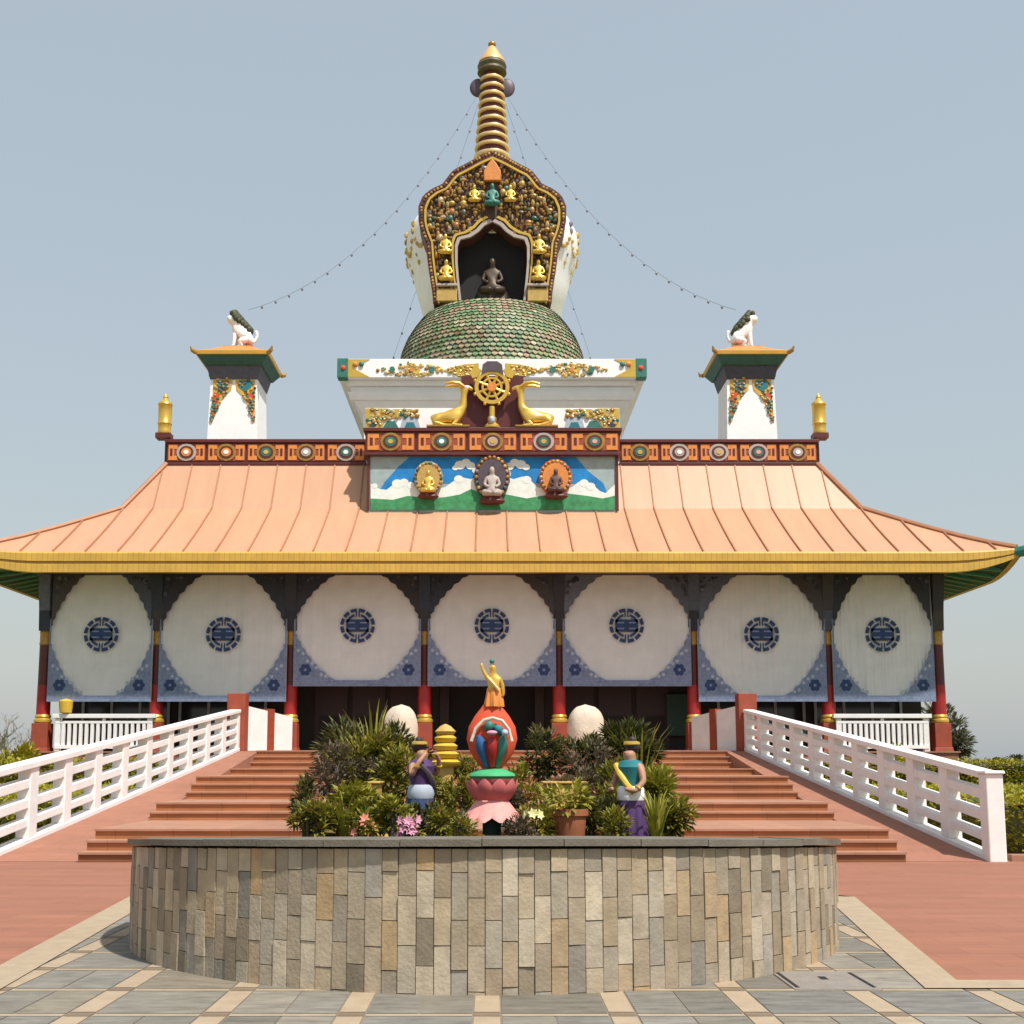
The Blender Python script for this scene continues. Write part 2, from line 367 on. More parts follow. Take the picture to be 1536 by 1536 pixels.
# ------------------------------------------------------------------ railings
def railing(s):
    r = thing('railing', (s * 7.4, 18.9, 0), ['white concrete lattice railing in full sun, climbing the left ramp', 'white concrete lattice railing with its inner face in shade, climbing the right ramp'][s > 0], 'railing', 'railings beside the stairs')
    A = Vector((s * (7.74 if s > 0 else 7.86), 18.95, .0)); B = Vector((s * 6.92, 32.5, ZF))
    d = (B - A); hd = Vector((d.x, d.y, 0)).normalized(); nr = Vector((-hd.y, hd.x, 0))
    def bar(mb, t0, t1, f0, f1, w):
        vs = []
        for t in (t0, t1):
            p = A + d * t; H = lerp(1.36, 1.10, t); zb = rampz(p.y)
            for (ww, ff) in ((-w, f0), (w, f0), (w, f1), (-w, f1)):
                q = p + nr * ww; vs.append((q.x, q.y, zb + ff * H))
        mb.add(vs, [(0, 1, 2, 3), (7, 6, 5, 4), (0, 4, 5, 1), (1, 5, 6, 2), (2, 6, 7, 3), (3, 7, 4, 0)])
        return mb
    n = 10
    for nm, f0, f1, w in (('handrail', .92, 1.0, .15), ('rail', .675, .79, .095), ('rail', .43, .545, .095), ('rail', .20, .30, .095), ('bottom_rail', -.02, .06, .14)):
        bar(MB(), 0, 1, f0, f1, w).build(nm, 'rail_white', r, bevel=.012)
    for k in range(1, n + 1):
        t = k / n; hw = .155 / d.length
        bar(MB(), t - hw, t + hw, .062, .918, .115).build('post', 'rail_white', r, bevel=.012)
    e = MB().box(A.x - .135, A.x + .135, 18.66, 18.96, -.01, 1.34).build('end_post', 'rail_white', r, bevel=.02)
    MB().frustum(A.x, 18.8, .16, .18, 1.341, .15, .17, 1.39).build('cap', 'rail_white', e, bevel=.015)
    # pier and splayed parapet at the head of the ramp
    c = thing('parapet', (s * 6.92, 32.6, ZF - .02), ['white parapet with red brown posts at the top of the left ramp', 'white parapet with dark red posts at the top of the right ramp'][s > 0], 'parapet', 'parapets at the stair head')
    zt = PZ(1040, 32.6)
    pa = MB().box(s * 6.92 - .25, s * 6.92 + .25, 32.52, 33.0, ZF - .03, zt).build('pier', 'red_brown', c, bevel=.02)
    p0 = Vector((s * 6.85, 33.0, ZF - .01)); p1 = Vector((s * 5.75, 34.85, ZF - .01)); dd = p1 - p0; hh = dd.normalized(); nn = Vector((-hh.y, hh.x, 0)) * .08
    def seg(t0, t1, z0, z1, k=1.):
        vs = []
        for t in (t0, t1):
            p = p0 + dd * t
            for kk, zz in ((-k, z0), (k, z0), (k, z1[0] if t == t0 else z1[1]), (-k, z1[0] if t == t0 else z1[1])): vs.append((p.x + nn.x * kk, p.y + nn.y * kk, zz))
        return MB().add(vs, [(0, 1, 2, 3), (7, 6, 5, 4), (0, 4, 5, 1), (1, 5, 6, 2), (2, 6, 7, 3), (3, 7, 4, 0)])
    za, zb = 3.12, 2.85
    zz = lambda t: lerp(za, zb, t)
    seg(0, .44, ZF, (zz(0), zz(.44))).build('panel', 'rail_white', c)
    seg(.441, .56, ZF, (zz(.44) + .06, zz(.44) + .06), 1.5).build('post', 'red_brown', c)
    seg(.561, .94, ZF, (zz(.56), zz(.94))).build('panel', 'rail_white', c)
    return r
railing(-1); railing(1)
# ------------------------------------------------------------------ planter
PCX, PCY, PR = -.065, 10.92, 3.02
pl = thing('planter', (PCX, PCY, 0), 'round raised planter clad in upright sandstone slabs, in front of the stairs', 'planter')
def rimz(y): return .985 - .058 * (min(y, PCY) - (PCY - PR))
wall = MB(); n = 80
core = MB(); vs = []; fs = []
for i in range(n + 1):
    a = math.pi + math.pi * i / n; x = PCX + (PR - .03) * math.cos(a); y = PCY + (PR - .03) * math.sin(a)
    xi = PCX + (PR - .3) * math.cos(a); yi = PCY + (PR - .3) * math.sin(a)
    vs += [(x, y, -.02), (x, y, rimz(y) - .06), (xi, yi, rimz(y) - .06), (xi, yi, .3)]
for i in range(n):
    j = i + 1
    for a in range(3): fs.append((4 * i + a, 4 * j + a, 4 * j + a + 1, 4 * i + a + 1))
core.add(vs, fs); core.box(PCX - PR + .03, PCX + PR - .03, PCY - .02, PCY + .16, -.02, rimz(PCY) - .06); core.build('wall_core', 'mortar', pl)
cw = .114; nc = int(math.pi * PR / cw); hs = .30
def slab_(pts4, z0, z1):
    vs = [(x, y, z) for x, y in pts4 for z in (z0 + .003, z1 - .003)]
    wall.add(vs, [(0, 2, 3, 1), (2, 4, 5, 3), (4, 6, 7, 5), (6, 0, 1, 7), (1, 3, 5, 7), (0, 6, 4, 2)])
def courses(i, top, fn):
    off = (.0 if i % 2 else hs / 2) + rng.uniform(-.014, .014)
    zc = top; first = True
    while zc > 0.0:
        h = (off if first and off > .03 else hs * rng.choice([1, 1, 1, 1, .95, 1.04])); first = False
        z0 = max(-.01, zc - h); fn(z0, zc); zc = z0
edges = [math.pi]; 
while edges[-1] < 2 * math.pi: edges.append(edges[-1] + cw / PR * rng.uniform(.90, 1.10))
sc_k = math.pi / (edges[-1] - math.pi); edges = [math.pi + (x - math.pi) * sc_k for x in edges]
for i, (a0, a1) in enumerate(zip(edges, edges[1:])):
    a0 += .0009; a1 -= .0009; am = (a0 + a1) / 2
    def fn(z0, z1):
        ro = PR + rng.uniform(-.004, .009); t_ = rng.uniform(-.003, .003)
        slab_([(PCX + rr * math.cos(aa), PCY + rr * math.sin(aa)) for aa, rr in ((a0, ro + t_), (a1, ro - t_), (a1, PR - .06), (a0, PR - .06))], z0, z1)
    courses(i, rimz(PCY + PR * math.sin(am)) - .062, fn)
for i in range(46):
    x0 = PCX - PR + .01 + i * (2 * PR - .02) / 46; x1 = x0 + (2 * PR - .02) / 46 - .005
    courses(i, rimz(PCY) - .062, lambda z0, z1: slab_([(x0, PCY + .14), (x1, PCY + .14), (x1, PCY + .19 + rng.uniform(0, .012)), (x0, PCY + .19 + rng.uniform(0, .012))], z0, z1))
wall.build('stone_cladding', 'stones', pl)
cp = MB(); nseg = 18
for k in range(nseg):
    a0 = math.pi + math.pi * k / nseg + .001; a1 = math.pi + math.pi * (k + 1) / nseg - .001; vs = []; m_ = 4; dz = rng.uniform(-.003, .003)
    for q in range(m_ + 1):
        a = lerp(a0, a1, q / m_)
        for (rr, zz_) in ((PR - .32, -.045), (PR + .045, -.045), (PR + .045, 0), (PR - .32, 0)):
            vs.append((PCX + rr * math.cos(a), PCY + rr * math.sin(a), rimz(PCY + PR * math.sin(a)) + zz_ + dz))
    fs = []
    for q in range(m_):
        for b in range(4): fs.append((q * 4 + b, q * 4 + (b + 1) % 4, q * 4 + 4 + (b + 1) % 4, q * 4 + 4 + b))
    fs += [(0, 3, 2, 1), tuple(m_ * 4 + b for b in range(4))]
    cp.add(vs, fs)
for k in range(8):
    x0 = PCX - PR - .05 + k * (2 * PR + .1) / 8; cp.box(x0 + .003, x0 + (2 * PR + .1) / 8 - .003, PCY + .004, PCY + .25, rimz(PCY) - .05, rimz(PCY) - .002)
cp.build('coping', 'coping', pl)
so = MB(); hd_ = [(PCX + (PR - .31) * math.cos(math.pi + math.pi * i / 40), PCY + (PR - .31) * math.sin(math.pi + math.pi * i / 40)) for i in range(41)]
so.sheet(hd_, .745); so.build('soil', 'soil', pl)
rb = MB(); rb.box(PCX - 1.95, PCX + 1.95, PCY + .26, 13.7, -.02, .60).build('rear_bed', 'concrete', pl, bevel=.01)
MB().box(PCX - 1.85, PCX + 1.85, PCY + .32, 13.6, .601, .64).build('rear_soil', 'soil', pl)
def soilz(x, y): return .745 if y < PCY else .64
# ------------------------------------------------------------------ temple hall
YC = 48.0
tp = thing('temple', (0, 48, 0), 'Buddhist temple hall with peach hipped roof, gold eaves and a red pillared veranda', 'temple')
pb = MB().box(-13.3, 13.3, 34.45, 63, -.02, ZF - .04).box(-7.4, 7.4, 33.0, 34.45, -.02, ZF - .04); pb.build('plinth', 'ramp_pink', tp)
fl = MB().box(-13.35, 13.35, 34.4, 63, ZF - .039, ZF).box(-7.45, 7.45, 32.95, 34.4, ZF - .039, ZF); fl.build('veranda_floor', 'nosing', tp)
H0 = 14.76; H1 = 11.47; H2 = 10.44
ZE = PZ(828, YC - H0); ZEB = PZ(859, YC - H0); ZB = PZ(763, YC - H1); ZT = PZ(697, YC - H2)
def lift(x): return .11 * max(0, (abs(x) - 12.7) / 2.06) ** 2
def prof(h):
    if h > H1: return lerp(ZB, ZE, (h - H1) / (H0 - H1)) - .04 * math.sin(math.pi * (h - H1) / (H0 - H1))
    return lerp(ZT, ZB, (h - H2) / (H1 - H2))
def roofz(x, h): return prof(h) + (lift(x) * ((h - H1) / (H0 - H1)) ** 1.5 if h > H1 else 0)
def rot4(fn, sides=(0, 1, 2, 3)):
    "runs fn(T) for each side; T maps front-side local (x, outward distance h, z) to the world"
    for k in sides:
        a = k * math.pi / 2; c, s = math.cos(a), math.sin(a)
        fn(lambda x, h, z: (c * x + s * h, YC + s * x - c * h, z))
roof = MB()
hs_ = [H0, H0 - .5, H0 - 1.1, H0 - 1.9, H0 - 2.6, H1, H1 - .5, H2]
def side_roof(T):
    n = 44; vs = []; fs = []
    for h in hs_:
        for i in range(n + 1):
            x = h * (2 * i / n - 1); vs.append(T(x, h, roofz(x, h)))
    for j in range(len(hs_) - 1):
        for i in range(n):
            fs.append((j * (n + 1) + i, j * (n + 1) + i + 1, (j + 1) * (n + 1) + i + 1, (j + 1) * (n + 1) + i))
    roof.add(vs, fs)
rot4(side_roof)
rf = roof.build('roof', 'roof', tp, smooth=True); rf.data.set_sharp_from_angle(angle=R(12))
def side_seam(T):
    k = 0
    for i in range(-16, 16):
        x = (i + .5) * .915
        pts = []
        for h in hs_:
            if h >= abs(x): pts.append((h, roofz(x, h)))
        if abs(x) > H2 and pts[-1][0] > abs(x): pts.append((abs(x), roofz(x, abs(x))))
        if len(pts) < 2: continue
        vs = []; fs = []
        for h, z in pts:
            vs += [T(x - .022, h, z - .02), T(x - .017, h, z + .06), T(x + .017, h, z + .06), T(x + .022, h, z - .02)]
        for j in range(len(pts) - 1):
            for b in range(3): fs.append((j * 4 + b, j * 4 + b + 1, j * 4 + 5 + b, j * 4 + 4 + b))
        fs.append((0, 1, 2, 3))
        MB().add(vs, fs).build('standing_seam', 'seam', rf)
rot4(side_seam, (0, 1, 3))
for k in range(4):
    a = k * math.pi / 2; c, s = math.cos(a), math.sin(a)
    pts = []
    for h in hs_: pts.append((c * h + s * h, YC + s * h - c * h, roofz(h, h) + .03))
    MB().tube(pts, .085, 6).build('hip_ridge', 'seam', rf, smooth=True)
fas = MB()
FP = [(-.05, .0, 1, 0), (.05, -.0, 1, 0), (.09, -.05, 1, 0), (.09, -.27, 2.2, 0), (.05, -.29, 2.3, 1), (.05, -.345, 2.6, 1), (.08, -.36, 2.7, 0), (.08, ZEB - ZE, 4.0, 0), (-.10, ZEB - ZE - .005, 4.0, 1)]
def side_fas(T):
    n = 60; vs = []; fs = []; m_ = len(FP)
    for i in range(n + 1):
        t = 2 * i / n - 1
        for (o, z, kk, mi) in FP:
            x = t * (H0 + o); vs.append(T(x, H0 + o, ZE + z + lift(x) * kk))
    base = len(fas.v)
    for b in range(m_ - 1):
        fs = [(i * m_ + b, (i + 1) * m_ + b, (i + 1) * m_ + b + 1, i * m_ + b + 1) for i in range(n)]
        fas.add(vs if b == 0 else [], [tuple(q - (0 if b == 0 else len(fas.v) - base) for q in f) for f in fs] if b else fs, .5, FP[b + 1][3])
rot4(side_fas)
fas.build('eaves_fascia', ['fascia_gold', 'gold_dark'], tp)
sf = MB()
HS = YC - 34.9
def side_soff(T):
    n = 44; vs = []; fs = []
    rows = [(H0 - .08, ZEB - ZE + .0, 4.0), (H0 - .9, ZEB - ZE + .18, 1.2), (HS, ZEB - ZE + .40, .1), (HS - 3, ZEB - ZE + .6, 0)]
    for h, z, kk in rows:
        for i in range(n + 1):
            x = h * (2 * i / n - 1); vs.append(T(x, h, ZE + z + lift(x) * kk))
    for j in range(len(rows) - 1):
        for i in range(n): fs.append((j * (n + 1) + i, j * (n + 1) + i + 1, (j + 1) * (n + 1) + i + 1, (j + 1) * (n + 1) + i))
    sf.add(vs, fs)
rot4(side_soff)
sof = sf.build('soffit', 'green_soffit', tp)
ra = MB()
def side_raf(T):
    for i in range(-25, 26):
        x = i * .56
        vs = [T(x + dx, h, ZEB + zz + (lift(x) * (3.6 if h > 14 else .1))) for h, zz in ((H0 - .15, -.0), (HS, .27)) for dx, dz in ((-.05, 0), (.05, 0)) ]
        vs2 = [(v[0], v[1], v[2] + .12) for v in vs]
        ra.add(vs + vs2, [(0, 1, 3, 2), (0, 2, 6, 4), (1, 5, 7, 3), (0, 4, 5, 1)])
rot4(side_raf, (0, 1, 3))
ra.build('rafters', 'jade', sof)
for s in (-1, 1):
    p = Vector((s * (H0 + .0), YC - H0 - .0, ZE + lift(H0) - .12))
    q = Vector((s, -1, 0)).normalized()
    MB().tube([p - q * .1, p + q * .22 + Vector((0, 0, .02)), p + q * .42 + Vector((0, 0, .16)), p + q * .46 + Vector((0, 0, .34))], [.15, .16, .10, .03], 8).build('corner_finial', 'jade', tp, smooth=True)
# beam and columns
YCOL = 35.0
zs = ZEB + .40; ztop = PZ(864, YCOL)
cx = [PX(u, 1000, YCOL) for u in (68, 236.5, 437, 637, 838.5, 1040, 1241, 1406)]
bm = MB(); bm.box(-13.3, 13.3, 34.6, 35.14, ztop - .01, zs); bm.box(-13.3, -13.02, 35.14, 61, ztop - .01, zs); bm.box(13.02, 13.3, 35.14, 61, ztop - .01, zs)
bm.build('beam', 'carved', tp)
def column(x, y):
    z1 = PZ(1085, YCOL); z2 = PZ(1072, YCOL); z3 = PZ(948, YCOL)
    zr = PZ(1028, YCOL)
    c = MB().lathe(x, y, [(.195, z2 - .01), (.19, zr)], 20).build('column', 'red_paint', tp, smooth=True)
    MB().lathe(x, y, [(.186, zr + .001), (.18, z3)], 20).build('upper_shaft', 'maroon', c, smooth=True)  # shade of the eaves painted in as a darker red on the upper shaft
    b = MB(); b.frustum(x, y, .27, .27, ZF, .25, .25, ZF + .12); b.box(x - .235, x + .235, y - .235, y + .235, ZF + .121, z1); b.build('base', 'red_brown', c, bevel=.01)
    MB().lathe(x, y, [(.215, z1), (.25, z1 + .04), (.25, z1 + .10), (.20, z1 + .15), (.23, z2 - .06), (.205, z2)], 20).build('gold_collar', 'gold', c, smooth=True)
    MB().lathe(x, y, [(.18, z3 - .40), (.2, z3 - .37), (.185, z3 - .30), (.185, z3 - .06), (.2, z3 - .02), (.18, z3 + .02)], 16).build('painted_band', 'gold_dark', c, smooth=True)
    cp_ = MB(); cp_.frustum(x, y, .17, .2, z3 + .021, .15, .30, z3 + .6); cp_.frustum(x, y, .15, .30, z3 + .601, .17, .42, ztop - .012)
    cp_.build('capital', 'carved', c)
    return c
cols = [column(x, YCOL) for x in cx]
for s in (-1, 1):
    for yy in (39.5, 44, 48.5): column(s * 13.15, yy)
# screens
ztop = PZ(864, YCOL)
def ellipse_corner(x, z, sx, sz, W_, Hh, a, b, cz, n=9):
    "triangle-like corner patch left outside the white oval; sx, sz give the corner"
    pts = [(sx, sz)]; ex = 1 if sx > x else -1; ez = 1 if sz > cz else -1
    return pts
words = ['leftmost', 'second from the left', 'third from the left', 'middle', 'third from the right', 'second from the right', 'rightmost']
for i in range(7):
    xa = cx[i] + (.10 if i else .18); xb = cx[i + 1] - (.10 if i < 6 else .18); zb_ = PZ(1030 if i in (2, 3, 4) else 1053, YCOL); ys = 34.73; xm = (xa + xb) / 2
    sc_t = thing('hanging_screen', (xm, ys, zb_), 'white cloth veranda screen with round blue emblem, %s of the seven' % words[i], 'screen', 'cloth screens along the veranda')
    n = 180; vs = []; fs = []; ph = rng.random() * 6; amp = (.018 if i < 5 else .036); fine = (.003 if i < 5 else .010)
    def yoff(t): return amp * (math.sin(t * 31 + ph) + .6 * math.sin(t * 57 + 2 * ph)) * (.5 + .5 * math.sin(t * 9 + ph)) + fine * math.sin(t * 150 + 2 * math.sin(t * 13))
    m_ = 6
    for j in range(m_ + 1):
        for k in range(n + 1):
            t = k / n; f = j / m_
            vs.append((lerp(xa, xb, t), ys + .075 + yoff(t) * (.25 + .75 * (1 - abs(f - .4))), lerp(zb_, ztop + .06, f)))
    for j in range(m_):
        for k in range(n): fs.append((j * (n + 1) + k, j * (n + 1) + k + 1, (j + 1) * (n + 1) + k + 1, (j + 1) * (n + 1) + k))
    MB().add(vs, fs).build('cloth', 'cloth', sc_t, smooth=True)
    yf = ys - .004; yb = ys + .0
    bh = .17
    MB().box(xa, xb, yf, yb, zb_, zb_ + bh).build('hem', 'blue_grey', sc_t)
    MB().box(xa, xa + .05, yf, yb, zb_ + bh + .002, PZ(930, YCOL)).build('edge_band', 'blue_grey', sc_t)
    MB().box(xb - .05, xb, yf, yb, zb_ + bh + .002, PZ(930, YCOL)).build('edge_band', 'blue_grey', sc_t)
    w = xb - xa; a = w / 2 - .05; zc = PZ(940 if i in (2, 3, 4) else 953, YCOL); bb = (zc - zb_ - bh) / .85; bt = (ztop - zc) / .85
    def corner(sx, top):
        pts = []; n2 = 14
        for k in range(n2 + 1):
            t = lerp(R(13 if not top else 12), R(68), k / n2)
            sc_ = 1 + (.018 if k % 2 else -.012)
            ex = a * 1.02 * math.cos(t) ** (2 / 1.5) * sc_; ez = (bt if top else bb) * math.sin(t) ** (2 / 1.5) * sc_
            pts.append((xm + sx * ex, zc + (ez if top else -ez)))
        xe = xb - .052 if sx > 0 else xa + .052
        ze = ztop + .02 if top else zb_ + bh + .002
        pts = [(min(max(px, xa + .052), xb - .052), min(max(pz, zb_ + bh + .002), ztop + .02)) for px, pz in pts]
        pts = [(xe, pts[0][1])] + pts + [(pts[-1][0], ze), (xe, ze)]
        if (sx > 0) == (not top): pts = pts[::-1]
        return pts, xe, ze
    for sx in (-1, 1):
        pts, xe, ze = corner(sx, False)
        sw_ = MB().prism(pts, yf - .001, yb, None)
        for q in range(7):
            px_ = xe - sx * (.09 + .135 * q); pz_ = ze + .86 - .13 * q + .05 * math.sin(q * 2.2)
            sw_.prism([(px_ + .05 * math.cos(bq * math.pi / 4), pz_ + .05 * math.sin(bq * math.pi / 4)) for bq in range(8)], yf - .004 - .0003 * q, yf - .0005, None, 1)
        o = sw_.build('corner_motif', ['blue_grey', 'pale_blue'], sc_t)
        fl_ = MB(); fx = xe - sx * .30; fz = ze + .30
        for q in range(6):
            aa = q * math.pi / 3; fl_.prism([(fx + .11 * math.cos(aa) + .075 * math.cos(bq * math.pi / 4), fz + .11 * math.sin(aa) + .075 * math.sin(bq * math.pi / 4)) for bq in range(8)], yf - .004 - .0004 * q, yf - .0011)
        fl_.build('flower', 'navy', o)
        # carved bracket in front of the upper corner, fixed to the column
        pts, xe, ze = corner(sx, True)
        col = cols[i + 1] if sx > 0 else cols[i]
        kb_ = MB().prism(pts, ys - .05, ys - .006)
        for q in range(16):
            t = rng.random(); u_ = rng.random()
            px_ = xe - sx * (.07 + .62 * t * (1 - u_ * .9)); pz_ = ze - .1 - .62 * u_ * (1 - t * .9)
            rr = rng.uniform(.035, .07)
            kb_.prism([(px_ + rr * math.cos(bq * math.pi / 3), pz_ + rr * math.sin(bq * math.pi / 3)) for bq in range(6)], ys - .062 - .0006 * q, ys - .03, rng.random())
        kb_.build('carved_bracket', 'carved', col)
    # emblem
    r0 = 26 / F * YCOL; md = MB(); ye = yf
    def annulus(ra_, rb_, t0, t1, n2=6):
        pts = [(xm + ra_ * math.cos(lerp(t0, t1, k / n2)), zc + ra_ * math.sin(lerp(t0, t1, k / n2))) for k in range(n2 + 1)]
        pts += [(xm + rb_ * math.cos(lerp(t1, t0, k / n2)), zc + rb_ * math.sin(lerp(t1, t0, k / n2))) for k in range(n2 + 1)]
        md.prism(pts, ye, ye + .004)
    for q in range(12):
        t = q * math.pi / 6; annulus(r0 * .80, r0, t + .06, t + math.pi / 6 - .06)
    for q in range(4):
        t = math.pi / 4 + q * math.pi / 2
        if q in (0, 1, 2, 3): annulus(r0 * .56, r0 * .70, t - .5, t + .5)
    for sx in (-1, 1):
        md.box(xm + sx * r0 * .08 - .02, xm + sx * r0 * .08 + .02, ye, ye + .004, zc + r0 * .5, zc + r0 * .80)
        md.box(xm + sx * r0 * .08 - .02, xm + sx * r0 * .08 + .02, ye, ye + .004, zc - r0 * .80, zc - r0 * .5)
    md.box(xm - r0 * .66, xm + r0 * .66, ye, ye + .004, zc - r0 * .36, zc + r0 * .36)
    e = md.build('emblem', 'navy', sc_t)
    for sx in (-1, 1):
        for sz in (-1, 1): MB().box(xm + sx * r0 * .34 - .1, xm + sx * r0 * .34 + .1, ye - .003, ye - .0005, zc + sz * r0 * .17 - .02, zc + sz * r0 * .17 + .02).build('emblem_bar', 'blue_grey', e)
# inner hall
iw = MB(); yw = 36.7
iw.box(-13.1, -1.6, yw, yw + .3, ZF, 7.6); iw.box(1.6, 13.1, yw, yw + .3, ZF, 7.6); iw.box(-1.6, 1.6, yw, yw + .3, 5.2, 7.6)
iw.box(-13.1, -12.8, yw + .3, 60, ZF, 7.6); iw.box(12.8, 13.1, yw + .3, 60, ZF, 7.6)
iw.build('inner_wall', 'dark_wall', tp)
MB().box(-1.59, 1.59, yw + .2, yw + .26, ZF, 5.19).build('doorway_dark', 'black', tp)  # black sheet across the opening, painted darkness of the hall inside
for s in (-1, 1):
    MB().box(s * 1.45 - .14, s * 1.45 + .14, yw - .06, yw + .0, ZF, 5.2).build('door_frame', 'dark_red', tp)
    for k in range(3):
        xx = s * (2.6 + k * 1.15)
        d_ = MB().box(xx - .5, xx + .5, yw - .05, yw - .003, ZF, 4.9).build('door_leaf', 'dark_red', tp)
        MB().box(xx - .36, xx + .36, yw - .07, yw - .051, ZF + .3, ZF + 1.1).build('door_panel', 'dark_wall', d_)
    for k in range(2):
        xx = s * (8.2 + k * 2.95)
        wi = MB().box(xx - 1.3, xx + 1.3, yw - .04, yw - .003, ZF + .5, 5.0).build('window', 'glass_dark', tp)
        fr = MB()
        for dx in (-1.3, -.43, .43, 1.3): fr.box(xx + dx - .04, xx + dx + .04, yw - .09, yw - .041, ZF + .5, 5.0)
        fr.build('window_frame', 'mullion', wi)
# green notice panel by the doors
MB().box(5.3, 5.95, 36.5, 36.6, ZF + .5, ZF + 1.75).build('door_screen', 'green_soffit', tp)
# veranda balustrades
for s in (-1, 1):
    xa, xb = (PX(84, 1090, 34.7), PX(228, 1090, 34.7)) if s < 0 else (PX(1255, 1090, 34.7), PX(1392, 1090, 34.7))
    b_ = thing('balustrade', ((xa + xb) / 2, 34.7, ZF), ['white baluster railing of the veranda between the two leftmost columns', 'white baluster railing of the veranda between the two rightmost columns'][s > 0], 'balustrade', 'veranda balustrades')
    z0, z1 = ZF + .08, PZ(1071, 34.7)
    MB().box(xa - .1, xb + .1, 34.62, 34.78, z1 - .12, z1).build('handrail', 'rail_white', b_, bevel=.01)
    MB().box(xa, xb, 34.66, 34.74, z1 - .27, z1 - .2).build('rail', 'rail_white', b_)
    MB().box(xa, xb, 34.64, 34.76, z0, z0 + .1).build('bottom_rail', 'rail_white', b_)
    for k in range(17):
        x = lerp(xa + .06, xb - .06, k / 16); w_ = .075 if k in (0, 16) else .045
        MB().box(x - w_, x + w_, 34.665, 34.735, (ZF if k in (0, 16) else z0 + .101), z1 - (.121 if k in (0, 8, 16) else .271)).build('baluster', 'rail_white', b_)
o = MB().lathe(PX(98, 1078, 34.7), 34.7, [(.05, PZ(1071, 34.7)), (.17, PZ(1070, 34.7) + .02), (.19, PZ(1060, 34.7)), (.2, PZ(1052, 34.7)), (.1, PZ(1049, 34.7)), (.01, PZ(1048, 34.7))], 14).build('urn', 'yellow', loc=(PX(98, 1078, 34.7), 34.7, PZ(1071, 34.7)), smooth=True)
tag(o, 'small yellow urn standing on the left end of the veranda balustrade', 'urn')
# ------------------------------------------------------------------ roof cornice
YP = YC - H2
ZP0, ZP1 = PZ(698, YP), PZ(660, YP)
MB().box(-H2 + .3, H2 - .3, YP + .3, YC + H2 - .3, ZT - .4, ZT + .1).build('flat_roof', 'concrete', tp)
def cornice(x0, x1, y, z0, z1, npan, dep=.35):
    hgt = z1 - z0
    c = MB().box(x0, x1, y, y + dep, z0 + .12 * hgt, z1 - .12 * hgt).build('cornice', 'maroon', tp)
    b = MB(); b.box(x0 - .06, x1 + .06, y - .09, y + dep + .06, z1 - .119 * hgt, z1 + .01); b.box(x0 - .03, x1 + .03, y - .05, y + dep + .03, z0, z0 + .119 * hgt)
    b.build('moulding', 'maroon', c, bevel=.01)
    pw = (x1 - x0) / npan; zm = (z0 + z1) / 2; ph_ = hgt * .33
    for k in range(npan):
        xm = x0 + pw * (k + .5); pp = MB()
        pp.box(xm - pw * .47, xm + pw * .47, y - .03, y - .001, zm - ph_, zm + ph_, .5, 0)
        for s in (-1, 1):   # gold key corners
            pp.box(xm + s * pw * .38 - pw * .07, xm + s * pw * .38 + pw * .07, y - .045, y - .031, zm - ph_ * .92, zm + ph_ * .92, .5, 1)
            pp.box(xm + s * pw * .27 - pw * .04, xm + s * pw * .27 + pw * .04, y - .0445, y - .031, zm - ph_ * .92, zm - ph_ * .4, .5, 1)
            pp.box(xm + s * pw * .27 - pw * .04, xm + s * pw * .27 + pw * .04, y - .0445, y - .031, zm + ph_ * .4, zm + ph_ * .92, .5, 1)
            pp.box(xm + s * pw * .38 - pw * .03, xm + s * pw * .38 + pw * .03, y - .05, y - .0451, zm - ph_ * .45, zm + ph_ * .45, .5, 2)
        pp.build('frieze_panel', ['red_brown', 'orange', 'maroon'], c)
        ro = MB(); rr = hgt * .34
        def disc(r_, d0, d1, mi):
            ro.prism([(xm + r_ * 1.12 * math.cos(q * math.pi / 8), zm + r_ * math.sin(q * math.pi / 8)) for q in range(16)], y - d1, y - d0, .5, mi)
        disc(rr, .0305, .06, 0); disc(rr * .72, .0601, .075, 1); disc(rr * .5, .0751, .085, 2); disc(rr * .25, .0851, .1, 3)
        ro.build('roundel', [rng.choice(['trim_grey', 'gold_dark']), 'maroon', rng.choice(['trim_grey', 'jade', 'orange']), rng.choice(['white', 'gold_paint', 'pink_petal'])], c)
    return c
cornice(-H2, PX(549, 680, YP), YP, ZP0, ZP1, 5)
cornice(PX(930, 680, YP), H2, YP, ZP0, ZP1, 5)
for s in (-1, 1): MB().box(s * H2 - .17, s * H2 + .17, YP + .36, YC + H2, ZP0, ZP1).build('cornice', 'maroon', tp)
# corner drums (victory banners)
for s in (-1, 1):
    xd = PX(247, 640, YP + .2) if s < 0 else PX(1229, 640, YP + .2)
    zb_, zt_ = PZ(659, YP + .2) + .02, PZ(590, YP + .2)
    h = zt_ - zb_
    d = thing('victory_banner', (xd, YP + .2, zb_), 'gilded cylindrical victory banner on the %s corner of the cornice' % ('left' if s < 0 else 'right'), 'finial', 'gilded corner banners')
    MB().box(xd - .24, xd + .24, YP - .0, YP + .4, zb_ - .015, zb_ + .1 * h).build('foot', 'maroon', d)
    MB().lathe(xd, YP + .2, [(.2, zb_ + .1 * h), (.22, zb_ + .14 * h), (.2, zb_ + .18 * h), (.21, zb_ + .3 * h), (.235, zb_ + .32 * h), (.21, zb_ + .34 * h), (.215, zb_ + .72 * h), (.24, zb_ + .74 * h), (.22, zb_ + .78 * h)], 20).build('drum', 'gold', d, smooth=True)
    MB().lathe(xd, YP + .2, [(.215, zb_ + .781 * h), (.12, zb_ + .84 * h), (.08, zb_ + .88 * h), (.09, zb_ + .91 * h), (.01, zb_ + h)], 16).build('finial_tip', 'gold', d, smooth=True)
